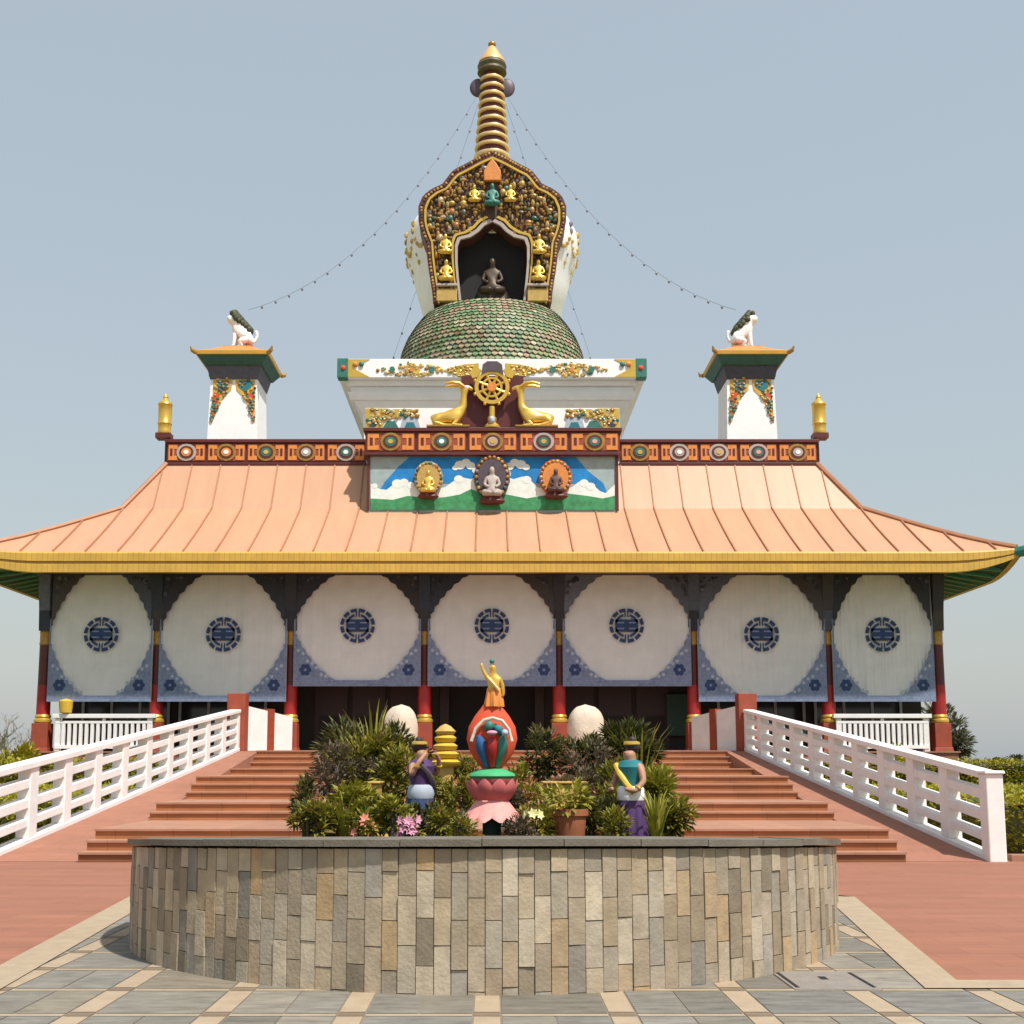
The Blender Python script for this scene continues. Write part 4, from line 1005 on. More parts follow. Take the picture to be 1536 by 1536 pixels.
# ------------------------------------------------------------------ roof turrets and lions
for s in (-1, 1):
    uc = 353 if s < 0 else 1124
    YT = 39.4; xc = PX(uc, 620, YT - .85) * 1.01
    t_ = thing('roof_turret', (xc, YT, ZT + .1), 'white tower with flaring green pagoda roof on the %s side of the temple roof' % ('left' if s < 0 else 'right'), 'turret', 'roof turrets')
    yf_ = YT - .84
    zt0, zt1, ze0 = ZT + .1, PZ(566, yf_), PZ(548, yf_)
    MB().frustum(xc, YT, .86, .84, zt0, .76, .76, zt1 + .6).build('tower_wall', 'white', t_)
    for k in (-1, 1):
        for (uv, m_) in ((((2, 566), (32, 566), (32, 590), (22, 604), (12, 592), (4, 584)), 'gold_paint'), (((20, 592), (33, 592), (34, 634), (27, 622)), 'orange'), (((8, 570), (26, 570), (27, 580), (17, 587), (8, 580)), 'teal'), (((21, 590), (30, 588), (31, 600), (24, 603)), 'flame_red'), (((26, 604), (33, 604), (33, 614), (28, 614)), 'jade')):
            k_ = {'gold_paint': .02, 'orange': .016, 'teal': .034, 'flame_red': .036, 'jade': .034}[m_]
            pts = [(xc + k * u / F * yf_, PZ(v, yf_)) for u, v in uv]
            if k > 0: pts = pts[::-1]
            def tilt(z): return lerp(.84, .76, (z - zt0) / (zt1 + .6 - zt0))
            n = len(pts)
            vs = [(x, YT - tilt(z) - k_, z) for x, z in pts] + [(x, YT - tilt(z) - k_ + .012, z) for x, z in pts]
            MB().add(vs, [tuple(range(n)), tuple(range(2 * n - 1, n - 1, -1))] + [((i + 1) % n, i, n + i, n + (i + 1) % n) for i in range(n)]).build('painted_flame', m_, t_)
    og = MB(); g_ = random.Random(31)
    for k in (-1, 1):
        for q in range(46):
            t = g_.random(); v = lerp(566, 632, t); u = lerp(8, 33, g_.random()) if t < .25 else lerp(lerp(8, 33, (t - .25) * 1.33), 33, g_.random()); z = PZ(v, yf_)
            q_ = g_.uniform(.03, .055); og.blob((xc + k * u / F * yf_, YT - lerp(.84, .76, (z - zt0) / (zt1 + .6 - zt0)) - .035, z), q_ * 1.2, .035, q_, 7, 4, g_.choice([0, .22, .55, .77, .44, .33, .9, .11, .44]))
    og.build('painted_scrolls', 'ornament', t_, smooth=True)
    ye = YT - 1.2
    za, zb_, zc_ = PZ(566, yf_), PZ(541, ye + .3), PZ(531, ye)
    MB().frustum(xc, YT, .80, .80, za - .05, .95, .95, zb_ + .02).build('bracket_course', 'carved', t_)
    MB().frustum(xc, YT, .96, .96, zb_ - .16, 1.17, 1.17, zc_ + .0).build('eaves_soffit', 'teal_soffit', t_)
    MB().frustum(xc, YT, 1.21, 1.21, zc_ + .001, 1.23, 1.23, zc_ + .13).build('eaves_fascia', 'gold_paint', t_, bevel=.01)
    zt_ = PZ(514, YT)
    rfm = MB(); rfm.frustum(xc, YT, 1.22, 1.22, zc_ + .131, .80, .80, zc_ + .32); rfm.frustum(xc, YT, .80, .80, zc_ + .321, .42, .42, zc_ + .56)
    rfm.build('pagoda_roof', 'orange', t_)
    for a in (-1, 1):
        for b in (-1, 1):
            p = Vector((xc + a * 1.2, YT + b * 1.2, zc_ + .06)); q = Vector((a, b, 0)).normalized()
            MB().tube([p, p + q * .14 + Vector((0, 0, .04)), p + q * .2 + Vector((0, 0, .17))], [.08, .07, .02], 7).build('upturned_corner', 'gold_dark', t_, smooth=True)
    zl = zc_ + .56
    li = thing('lion_statue', (xc, YT, zl), 'white sitting lion statue with dark mane, perched on the %s roof turret' % ('left' if s < 0 else 'right'), 'statue', 'lions on the turrets')
    q = lambda a, b, c: (xc + s * a, YT + b, zl + c)
    # faces outwards (away from the stupa), body sloping down behind
    V = [q(-.30, 0, .32), q(-.12, 0, .58), q(.08, -.02, .82), q(.20, -.05, 1.02), q(.34, -.1, 1.06), q(.44, -.12, 1.0),
         q(.16, -.14, .55), q(.18, -.16, .28), q(.20, -.17, .06), q(.30, -.2, .04), q(.14, .14, .55), q(.16, .15, .28), q(.18, .15, .06), q(.28, .13, .04),
         q(-.26, -.2, .30), q(-.02, -.26, .22), q(-.12, -.24, .05), q(.06, -.27, .04), q(-.26, .2, .30), q(-.02, .24, .22), q(-.12, .22, .05), q(.06, .25, .04),
         q(-.5, .0, .3), q(-.58, 0, .5), q(-.52, 0, .7)]
    E = [(0, 1), (1, 2), (2, 3), (3, 4), (4, 5), (2, 6), (6, 7), (7, 8), (8, 9), (2, 10), (10, 11), (11, 12), (12, 13), (0, 14), (14, 15), (15, 16), (16, 17), (0, 18), (18, 19), (19, 20), (20, 21), (0, 22), (22, 23), (23, 24)]
    rd = [.24, .23, .23, .20, .19, .11, .09, .065, .06, .06, .09, .065, .06, .06, .15, .11, .06, .05, .15, .11, .06, .05, .05, .05, .07]
    skin('body', V, E, rd, 'white', li)
    mn = MB()
    for k in range(60):
        a = rng.uniform(0, 2 * math.pi); t = rng.random() ** 1.3
        c = Vector(q(lerp(.20, -.34, t), .0, lerp(1.14, .62, t))); w_ = lerp(.26, .14, t)
        mn.blob(c + Vector((0, math.cos(a) * w_, abs(math.sin(a)) * w_ * .8 - .02)), .11, .10, .11, 7, 5)
    for k in (-1, 1): mn.blob(Vector(q(.30, k * .14, 1.26)), .07, .06, .10, 7, 5)
    mn.build('mane', 'leaf_far', li, smooth=True)
    MB().box(xc - .5, xc + .5, YT - .36, YT + .36, zl - .12, zl + .045).build('plinth', 'flame_red', li, bevel=.02)
# ------------------------------------------------------------------ strings of lights
def cable(p0, p1, sag, nb, label, group='strings of lights from the spire'):
    o = thing('light_string', p0, label, 'light string', group)
    pts = []
    for k in range(33):
        t = k / 32; p = p0.lerp(p1, t); p.z -= sag * 4 * t * (1 - t); pts.append(p)
    MB().tube(pts, .007, 4).build('cable', 'wire', o)
    for k in range(1, nb):
        t = k / nb * 32; i = int(t); p = pts[i].lerp(pts[min(32, i + 1)], t - i)
        MB().blob(p - Vector((0, 0, .06)), .045, .045, .065, 6, 5).build('bulb', 'bulb', o, smooth=True)
ptop = Vector((0, YV - .2, PZ(150, YV)))
for s in (-1, 1):
    w = 'left' if s < 0 else 'right'
    uc = 372 if s < 0 else 1104
    cable(ptop + Vector((s * .7, 0, 0)), PV(uc, 465, 39.4), 1.7, 20, 'sagging string of small lights from spire to the %s roof turret' % w)
    cable(ptop + Vector((s * .6, 0, -.3)), Vector((s * 7.3, 52.5, ZT + .2)), .25, 18, 'straighter light string from the spire to the roof behind the stupa, %s side' % w)
# ------------------------------------------------------------------ plants
def lf(mb, c, rad3, n, l, w, seed, kind='round', up=.35, mi=0, clumps=14):
    "leaf-sized faces in clumps spread through an ellipsoid"
    g_ = random.Random(seed)
    cl = []
    for k in range(clumps):
        while True:
            p = Vector((g_.uniform(-1, 1), g_.uniform(-1, 1), g_.uniform(-1, 1)))
            if .15 < p.length < 1: break
        p = p.normalized() * (p.length ** .5)
        cl.append((p, g_.uniform(.22, .45), g_.uniform(-.25, .25)))
    for k in range(n):
        cc, cr, cb = cl[g_.randrange(clumps)]
        d = Vector((g_.gauss(0, 1), g_.gauss(0, 1), g_.gauss(0, 1))).normalized()
        p = cc * .82 + d * cr * g_.random() ** .4
        P3 = Vector(c) + Vector((p.x * rad3[0], p.y * rad3[1], p.z * rad3[2]))
        dd = (d + cc * .7 + Vector((0, 0, up))).normalized()
        sc_ = g_.uniform(.6, 1.25)
        mb.leaf(P3, dd, Vector((g_.uniform(-.4, .4), g_.uniform(-.4, .4), 1)), l * sc_, w * sc_, min(1, max(0, .52 + cb + g_.gauss(0, .32))), mi)
    return mb
def grassy(mb, c, n, h, spread, w, seed, arch=.5):
    "arching strap leaves from one base"
    g_ = random.Random(seed)
    for k in range(n):
        a = g_.uniform(0, 2 * math.pi); hh = h * g_.uniform(.55, 1.1); sp_ = spread * g_.uniform(.3, 1.1); r = g_.random()
        pts = []
        for q in range(5):
            t = q / 4; pts.append(Vector(c) + Vector((math.cos(a) * sp_ * t ** 1.4, math.sin(a) * sp_ * t ** 1.4, hh * (t - arch * t * t * .9))))
        sd_ = Vector((-math.sin(a), math.cos(a), 0))
        vs = []
        for q, p in enumerate(pts):
            ww = w * (1, .95, .8, .5, .05)[q] * .5; vs += [p - sd_ * ww, p + sd_ * ww]
        mb.add(vs, [(q * 2, q * 2 + 1, q * 2 + 3, q * 2 + 2) for q in range(4)], r)
    return mb
PLG = 'plants in the round planter'
def shrub(u, v0, v1, hw, Y, mat, label, n=700, l=.07, w=.03, seed=1, name='shrub', flowers=None, depth=.8):
    "v0, v1 = top and bottom rows in the photograph at distance Y"
    x, zt_ = P(u, v0, Y); zb_ = PZ(v1, Y); zs_ = soilz(x, Y)
    r = hw / F * Y
    o = thing(name, (x, Y, zs_ - .02), label, 'plant', PLG)
    zb_ = max(zb_, zs_ + .04)
    zc = (zt_ + zb_) / 2; rz_ = max(.12, (zt_ - zb_) / 2)
    lf(MB(), (x, Y, zc), (r, r * depth, rz_), n, l, w, seed).build('foliage', mat, o)
    stm = MB(); g_ = random.Random(seed)
    for k in range(5):
        stm.tube([(x + g_.uniform(-.03, .03), Y + g_.uniform(-.03, .03), zs_ - .04), (x + g_.uniform(-.3, .3) * r, Y + g_.uniform(-.3, .3) * r, zc - .3 * rz_), (x + g_.uniform(-.6, .6) * r, Y + g_.uniform(-.6, .6) * r, zc + .5 * rz_)], [.014, .01, .004], 5)
    stm.build('stem', 'bark', o)
    if flowers:
        fm, k_, sz, zone = flowers
        for q in range(k_):
            a = g_.uniform(3.5, 5.9); fx, fy, fz = x + r * .75 * math.cos(a) * zone, Y + r * depth * .9 * math.sin(a), zc + rz_ * g_.uniform(-.4, .7)
            f_ = MB(); dirs = Vector((math.cos(a), math.sin(a), .3)).normalized(); t1 = dirs.orthogonal().normalized(); t2 = dirs.cross(t1)
            for p in range(6):
                b_ = p * math.pi / 3; f_.leaf(Vector((fx, fy, fz)), (t1 * math.cos(b_) + t2 * math.sin(b_) + dirs * .35), dirs, sz, sz * .75)
            f_.blob((fx, fy, fz), sz * .16, sz * .16, sz * .16, 6, 4)
            f_.build('flower', fm, o)
    return o
# (u, top, bottom, half width, Y, material, label, leaves, leaf length, leaf width)
shrub(535, 1066, 1180, 66, 12.6, 'leaf_dark', 'largest dark green bush, on the left at the back of the planter', 2600, .10, .028, 1)
shrub(598, 1092, 1170, 46, 12.2, 'leaf_dark', 'dark bush just behind the blue skirted statue', 1300, .09, .028, 2)
shrub(498, 1120, 1200, 40, 11.6, 'leaf_dry', 'dry reddish shrub at the left edge of the planting, below the largest bush', 900, .07, .025, 3)
shrub(816, 1092, 1168, 36, 12.0, 'leaf_dark', 'mottled dark shrub right of the flame backed statue', 1100, .065, .03, 5)
shrub(872, 1098, 1180, 40, 12.4, 'leaf_dark', 'dark shrub below the right cream boulder', 1000, .08, .03, 6)
shrub(940, 1088, 1170, 48, 12.3, 'leaf_dark', 'dark feathery bush behind the statue with the yellow sash', 1400, .11, .026, 7)
shrub(700, 1130, 1170, 26, 11.6, 'leaf_mid', 'small shrub left of the central lotus', 500, .06, .028, 8)
shrub(492, 1200, 1256, 46, 9.7, 'leaf_mid', 'leafy low bush at the left front rim of the planter', 1200, .075, .034, 9)
shrub(527, 1172, 1232, 38, 10.2, 'leaf_lime', 'yellow green shrub in front of the left ochre ledge', 800, .075, .036, 10)
shrub(462, 1170, 1240, 24, 10.2, 'leaf_dark', 'narrow dark shrub at the far left end of the planting', 500, .07, .026, 11)
shrub(590, 1196, 1246, 26, 9.5, 'leaf_lime', 'bright green young shrub left of the pink orchid', 500, .06, .034, 12)
shrub(632, 1205, 1250, 30, 9.6, 'leaf_dark', 'dark low shrub at the feet of the blue skirted statue', 600, .06, .03, 13)
shrub(545, 1222, 1258, 26, 9.2, 'leaf_mid', 'low shrub with salmon flowers near the left front rim', 420, .05, .026, 14, flowers=('petal_salmon', 5, .042, .8))
shrub(614, 1232, 1260, 20, 9.0, 'leaf_mid', 'pink orchid flowering at the front rim of the planter', 260, .05, .026, 15, flowers=('petal_pink', 11, .042, 1.1))
shrub(668, 1205, 1258, 30, 9.3, 'leaf_mid', 'olive shrub just left of the pink lotus pedestal', 700, .055, .026, 16)
shrub(800, 1215, 1258, 28, 9.1, 'leaf_mid', 'low shrub with cream flowers right of the lotus pedestal', 500, .05, .026, 17, flowers=('petal_cream', 4, .045, .6))
shrub(895, 1200, 1258, 36, 9.6, 'leaf_dark', 'dark grassy shrub between the terracotta pot and the right statue', 900, .10, .02, 18)
shrub(988, 1160, 1226, 30, 10.4, 'leaf_lime', 'yellow green croton bush at the right end of the planter', 800, .085, .034, 19)
shrub(1003, 1195, 1256, 34, 9.9, 'leaf_mid', 'leafy bush at the right front rim of the planter', 900, .075, .034, 20)
shrub(920, 1175, 1230, 26, 10.6, 'leaf_mid', 'mid green shrub just left of the statue with the yellow sash', 500, .07, .03, 21)
shrub(760, 1180, 1240, 26, 10.4, 'leaf_dry', 'brownish shrub close behind the lotus pedestal', 500, .06, .025, 22)
shrub(572, 1130, 1170, 30, 11.8, 'leaf_dry', 'brown tinged shrub above the left ochre ledge', 500, .06, .026, 23)
for q_, (u, v0, v1, hw, Y, mt, n, l, w, lab) in enumerate((
    (470, 1205, 1256, 34, 9.4, 'leaf_mid', 800, .06, .03, 'olive bush at the extreme left of the front planting'),
    (560, 1195, 1250, 34, 9.7, 'leaf_mid', 800, .06, .03, 'olive shrub behind the salmon flowers'),
    (640, 1150, 1215, 30, 10.7, 'leaf_mid', 800, .06, .028, 'olive shrub behind the blue skirted statue'),
    (690, 1165, 1240, 28, 10.0, 'leaf_mid', 700, .06, .028, 'olive shrub touching the left side of the lotus'),
    (780, 1150, 1225, 30, 10.6, 'leaf_mid', 800, .06, .028, 'olive shrub touching the right side of the lotus'),
    (835, 1205, 1255, 30, 9.6, 'leaf_mid', 700, .055, .028, 'olive shrub behind the terracotta pot'),
    (860, 1150, 1215, 42, 11.2, 'leaf_dry', 900, .07, .03, 'brown tinged shrub behind the right ochre ledge'),
    (915, 1145, 1230, 36, 11.2, 'leaf_mid', 900, .08, .03, 'tall olive shrub between the right ledge and the right statue'),
    (970, 1140, 1225, 34, 11.0, 'leaf_mid', 900, .08, .03, 'tall olive shrub just right of the right statue'),
    (780, 1240, 1260, 24, 8.9, 'leaf_dry', 500, .045, .022, 'small dry plant at the rim, right of the green post'),
    (692, 1240, 1260, 22, 8.9, 'leaf_mid', 450, .045, .022, 'small plant at the rim, left of the green post'),
    (555, 1100, 1200, 60, 12.0, 'leaf_mid', 1500, .09, .03, 'olive bush in front of the largest bush'),
    (610, 1120, 1200, 44, 11.6, 'leaf_mid', 1100, .08, .03, 'olive bush behind the raised arms of the left statue'),
    (880, 1110, 1190, 46, 11.9, 'leaf_dry', 1100, .07, .03, 'brownish bush in front of the right boulder'),
    (925, 1225, 1258, 26, 9.1, 'leaf_mid', 450, .06, .024, 'low plant at the rim, left of the right statue'))):
    shrub(u, v0, v1, hw, Y, mt, lab, n, l, w, 200 + q_)
def strap(u, v0, Y, mat, label, n, spread, w, seed):
    x = PX(u, v0, Y); z = soilz(x, Y); zt_ = PZ(v0, Y)
    o = grassy(MB(), (x, Y, z - .03), n, (zt_ - z) * 1.9, spread, w, seed).build('spiky_plant', mat, loc=(x, Y, z - .03)); tag(o, label, 'plant', PLG); return o
strap(560, 1072, 12.2, 'leaf_mid', 'spiky strap leaved plant rising through the largest bush', 46, .42, .035, 31)
strap(830, 1180, 10.2, 'leaf_lime', 'lime strap leaved clump beside the terracotta pot', 46, .32, .034, 32)
strap(960, 1100, 12.0, 'leaf_mid', 'spiky arching clump right of the yellow sash statue', 50, .4, .03, 33)
strap(515, 1190, 9.6, 'leaf_lime', 'lime strap leaved clump at the left front of the planter', 40, .3, .032, 34)
strap(650, 1160, 11.0, 'leaf_mid', 'grassy clump under the yellow tiered pedestal', 40, .28, .028, 35)
strap(985, 1185, 9.6, 'leaf_lime', 'lime arching clump at the right front of the planter', 40, .26, .03, 36)
# terracotta pot with its plant
xp, yp = PX(855, 1240, 9.15), 9.15; zp = soilz(xp, yp) - .02
pt = thing('flower_pot', (xp, yp, zp), 'terracotta pot holding a leafy plant near the right front rim', 'flower pot')
MB().lathe(xp, yp, [(.08, zp), (.09, zp + .02), (.125, zp + .36), (.14, zp + .362), (.14, zp + .41), (.115, zp + .41), (.11, zp + .36)], 20).build('pot', 'terracotta', pt, smooth=True)
lf(MB(), (xp, yp, zp + .50), (.17, .15, .11), 320, .07, .035, 41).build('foliage', 'leaf_lime', pt)
# ochre ledges and the yellow tiered pedestal
for s, (u0, u1, va, vb_) in ((-1, (540, 585, 1172, 1215)), (1, (800, 893, 1172, 1212))):
    Y = 11.0; x0, x1 = PX(u0, va, Y), PX(u1, va, Y); z0 = soilz((x0 + x1) / 2, Y) - .05; z1 = PZ(va, Y)
    lg = MB()
    for k in range(3):
        f0, f1 = k / 3, (k + 1) / 3 - .03; ins = .05 * k
        lg.box(x0 + ins, x1 - ins, Y - .2 + ins, Y + .3, lerp(z0, z1, f0) + (.0 if k == 0 else -.0), lerp(z0, z1, f1)); lg.box(x0 + ins - .02, x1 - ins + .02, Y - .225 + ins, Y + .31, lerp(z0, z1, f1) + .0005, lerp(z0, z1, (k + 1) / 3) - .0005)
    o = lg.build('tiered_ledge', 'ochre', loc=((x0 + x1) / 2, Y, z0), bevel=.008); tag(o, 'ochre stepped ledge among the plants, %s' % ('left of the blue skirted statue' if s < 0 else 'between the lotus and the yellow sash statue'), 'ledge')
Y = 11.4; x = PX(668, 1120, Y); zb_ = soilz(x, Y) - .05; z0 = PZ(1150, Y); z1 = PZ(1102, Y)
td = thing('tiered_pedestal', (x, Y, zb_), 'bright yellow pedestal of stacked tiers left of the flame backed statue', 'pedestal')
MB().lathe(x, Y, [(.08, zb_), (.08, z0)], 12).build('stem', 'ochre', td)
h = (z1 - z0) / 4
for k in range(4):
    r_ = .135 - .012 * k
    MB().lathe(x, Y, [(r_ * .8, z0 + k * h + .001), (r_, z0 + k * h + .25 * h), (r_ * 1.06, z0 + k * h + .6 * h), (r_ * .7, z0 + k * h + .98 * h)], 20).build('tier', 'yellow', td, smooth=True)
MB().lathe(x, Y, [(.08, z1 + .001), (.1, z1 + .03), (.05, z1 + .08), (.01, z1 + .1)], 14).build('bud', 'ochre', td, smooth=True)
# cream boulders at the stair head
for u, w_, sd_, lab in ((602, 50, 5, 'rounded cream boulder standing left of the statue at the stair head'), (878, 54, 8, 'rounded cream boulder standing right of the statue at the stair head')):
    Y = 32.98; x = PX(u, 1080, Y); zt_ = PZ(1056, Y); r = w_ / 2 / F * Y; g_ = random.Random(sd_)
    mb = MB(); nu, nv = 28, 18; vs = []; hh = zt_ - ZF
    for j in range(nv + 1):
        t = j / nv
        prof__ = .86 + .16 * math.sin(min(1, t * 1.3) * math.pi * .8) if t < .55 else (1.0 * math.sqrt(max(0, 1 - ((t - .55) / .45) ** 2.2)))
        for i in range(nu):
            a = 2 * math.pi * i / nu; k_ = 1 + .035 * math.sin(3 * a + sd_) + .025 * math.sin(5 * a + 7 * t + sd_) + g_.uniform(-.01, .01)
            vs.append((x + r * prof__ * k_ * math.cos(a), Y + .75 * r * prof__ * k_ * math.sin(a), ZF - .01 + hh * t))
    fs = [(j * nu + i, j * nu + (i + 1) % nu, (j + 1) * nu + (i + 1) % nu, (j + 1) * nu + i) for j in range(nv) for i in range(nu)]
    mb.add(vs, fs); o = mb.build('boulder', 'cream_stone', loc=(x, Y, ZF), smooth=True); tag(o, lab, 'boulder')
# ------------------------------------------------------------------ central statue on a lotus
Yc = 9.25; xs_ = PX(738, 1200, Yc); q = lambda v: PZ(v, Yc); k1 = lambda du: du / F * Yc
cs = thing('lotus_pedestal', (xs_, Yc, soilz(xs_, Yc) - .05), 'pink lotus pedestal on a dark green post at the front of the planter', 'pedestal')
MB().lathe(xs_, Yc, [(k1(15), soilz(xs_, Yc) - .05), (k1(14), q(1262)), (k1(14), q(1222)), (k1(18), q(1215))], 20).build('post', 'green_soffit', cs, smooth=True)
MB().lathe(xs_, Yc, [(k1(22), q(1226)), (k1(30), q(1215)), (k1(22), q(1197)), (k1(24), q(1186)), (k1(31), q(1176)), (k1(33), q(1168))], 28).build('core', 'rose_petal', cs, smooth=True)
def petal(cz0, cz1, r0, r1, wmax, mat, name, a, bul):
    vs = []; nn = 8; mm = 4
    for j in range(nn + 1):
        t = j / nn; wd = wmax * (math.sin(math.pi * min(.98, (t * .82 + .16))) ** .7); rr = lerp(r0, r1, t ** 1.1) + bul * math.sin(math.pi * t); z = lerp(cz0, cz1, t)
        for i in range(-mm, mm + 1):
            f = i / mm; x_ = wd * f; y_ = rr - .35 * wd * f * f
            vs.append((xs_ + x_ * math.cos(a) + y_ * math.sin(a), Yc + x_ * math.sin(a) - y_ * math.cos(a), z))
    w_ = 2 * mm + 1
    fs = [(j * w_ + i, j * w_ + i + 1, (j + 1) * w_ + i + 1, (j + 1) * w_ + i) for j in range(nn) for i in range(w_ - 1)]
    return MB().add(vs, fs).build(name, mat, cs, smooth=True)
for k in range(12): petal(q(1197), q(1232), k1(22), k1(50), k1(17), 'pink_petal', 'lower_petal', 2 * math.pi * (k + .5) / 12, .0)
for k in range(10): petal(q(1200), q(1168), k1(26), k1(38), k1(13.5), 'rose_petal', 'upper_petal', 2 * math.pi * (k + .5) / 10, k1(5))
MB().lathe(xs_, Yc, [(k1(31), q(1168)), (k1(35), q(1164)), (k1(33), q(1160)), (k1(22), q(1155)), (k1(16), q(1153))], 28).build('seed_disc', 'leaf_paint', cs, smooth=True)
fj = thing('flaming_bud', (xs_, Yc, q(1153)), 'red flame shaped bud with blue, red and green petals on the pink lotus pedestal', 'bud ornament')
MB().lathe(xs_, Yc + .02, [(k1(14), q(1153)), (k1(22), q(1145)), (k1(33), q(1128)), (k1(38), q(1108)), (k1(35), q(1090)), (k1(26), q(1074)), (k1(15), q(1060)), (k1(9), q(1050)), (k1(8), q(1044))], 28, sy=.55).build('flame_back', 'flame_red', fj, smooth=True)
def pet(uv, yoff, th, mat, nm):
    pts = [P(u, v, Yc) for u, v in uv]; ob = MB().prism(pts, Yc - yoff - th, Yc - yoff).build(nm, mat, fj, bevel=.012); return ob
MB().tube([PV(u, v, Yc - .10) for u, v in ((707, 1112), (714, 1092), (726, 1080), (739, 1077), (753, 1081), (763, 1094), (768, 1112))], .013, 8).build('arch_band', 'cream_stone', fj, smooth=True)
for (u0, v0, u1, v1, w_, m_, y_) in ((718, 1104, 730, 1150, 8.5, 'blue_paint', .115), (726, 1112, 733, 1150, 5, 'violet', .12), (738, 1106, 738, 1150, 9.5, 'red_paint', .128), (756, 1104, 745, 1150, 8.5, 'jade', .115), (728, 1088, 742, 1092, 8, 'jade', .122), (743, 1090, 756, 1104, 6.5, 'teal', .122)):
    a_, b_ = PV(u0, v0, Yc), PV(u1, v1, Yc); n_ = 8
    MB().tube([a_.lerp(b_, k / n_) + Vector((0, -y_ + .05 * k / n_, 0)) for k in range(n_ + 1)], [k1(w_) * f for f in (.35, .75, .96, 1, .95, .85, .7, .55, .4)], 12).build('bud_petal', m_, fj, smooth=True)
for (u, v, rx, rz_, m_) in ((738, 1100, 8, 3.5, 'petal_pink'), (757, 1100, 5, 5, 'pale_blue')):
    x, z = P(u, v, Yc); MB().blob((x, Yc - .17, z), k1(rx), .03, k1(rz_), 12, 8).build('bud_jewel', m_, fj, smooth=True)
ch = thing('child_statue', (xs_, Yc, q(1046)), 'small golden child statue raising one arm to the sky, standing on the flaming bud', 'statue')
o_ = lambda u, v, dy=0.: tuple(PV(u, v, Yc) + Vector((0, dy, 0)))
V = [o_(741, 1040), o_(741, 1028), o_(741, 1017), o_(740, 1010), o_(739, 1004), o_(738, 997), o_(732, 1018), o_(727, 1010), o_(723, 1001), o_(722, 995),
     o_(750, 1019), o_(754, 1029), o_(755, 1039), o_(754, 1045), o_(737, 1050), o_(736, 1058), o_(735, 1064), o_(734, 1066, -.03), o_(746, 1050), o_(747, 1058), o_(747, 1064), o_(747, 1066, -.03)]
E = [(0, 1), (1, 2), (2, 3), (3, 4), (4, 5), (2, 6), (6, 7), (7, 8), (8, 9), (2, 10), (10, 11), (11, 12), (12, 13), (0, 14), (14, 15), (15, 16), (16, 17), (0, 18), (18, 19), (19, 20), (20, 21)]
rd = [9, 8.5, 9, 4, 6.5, 5.8, 4, 3.2, 2.6, 2, 4, 3.2, 2.6, 2.2, 6, 4.5, 3.2, 2.6, 6, 4.5, 3.2, 2.6]
skin('body', V, E, [k1(r) for r in rd], 'gold', ch)
folded(MB(), PX(741, 1045, Yc), Yc, [(k1(13.5), q(1060)), (k1(13), q(1052)), (k1(11.5), q(1042)), (k1(10.5), q(1033)), (k1(9), q(1031))], .14, 7, sy=.8).build('robe', 'orange', ch, smooth=True)
MB().tube([o_(733, 1018, -.045), o_(740, 1026, -.055), o_(748, 1036, -.05)], k1(2.6), 8).build('sash', 'ring_gold', ch, smooth=True)
for du in (-2.4, 2.4): MB().blob(o_(738 + du, 997.5, -k1(6)), k1(.9), k1(.5), k1(.7), 6, 4).build('eye', 'hair', ch, smooth=True)
MB().blob(o_(738, 1001.5, -k1(5.8)), k1(1.6), k1(.5), k1(.5), 6, 4).build('mouth', 'flame_red', ch, smooth=True)
MB().blob(o_(738, 992), k1(4), k1(4), k1(4)).build('topknot', 'jade', ch, smooth=True)
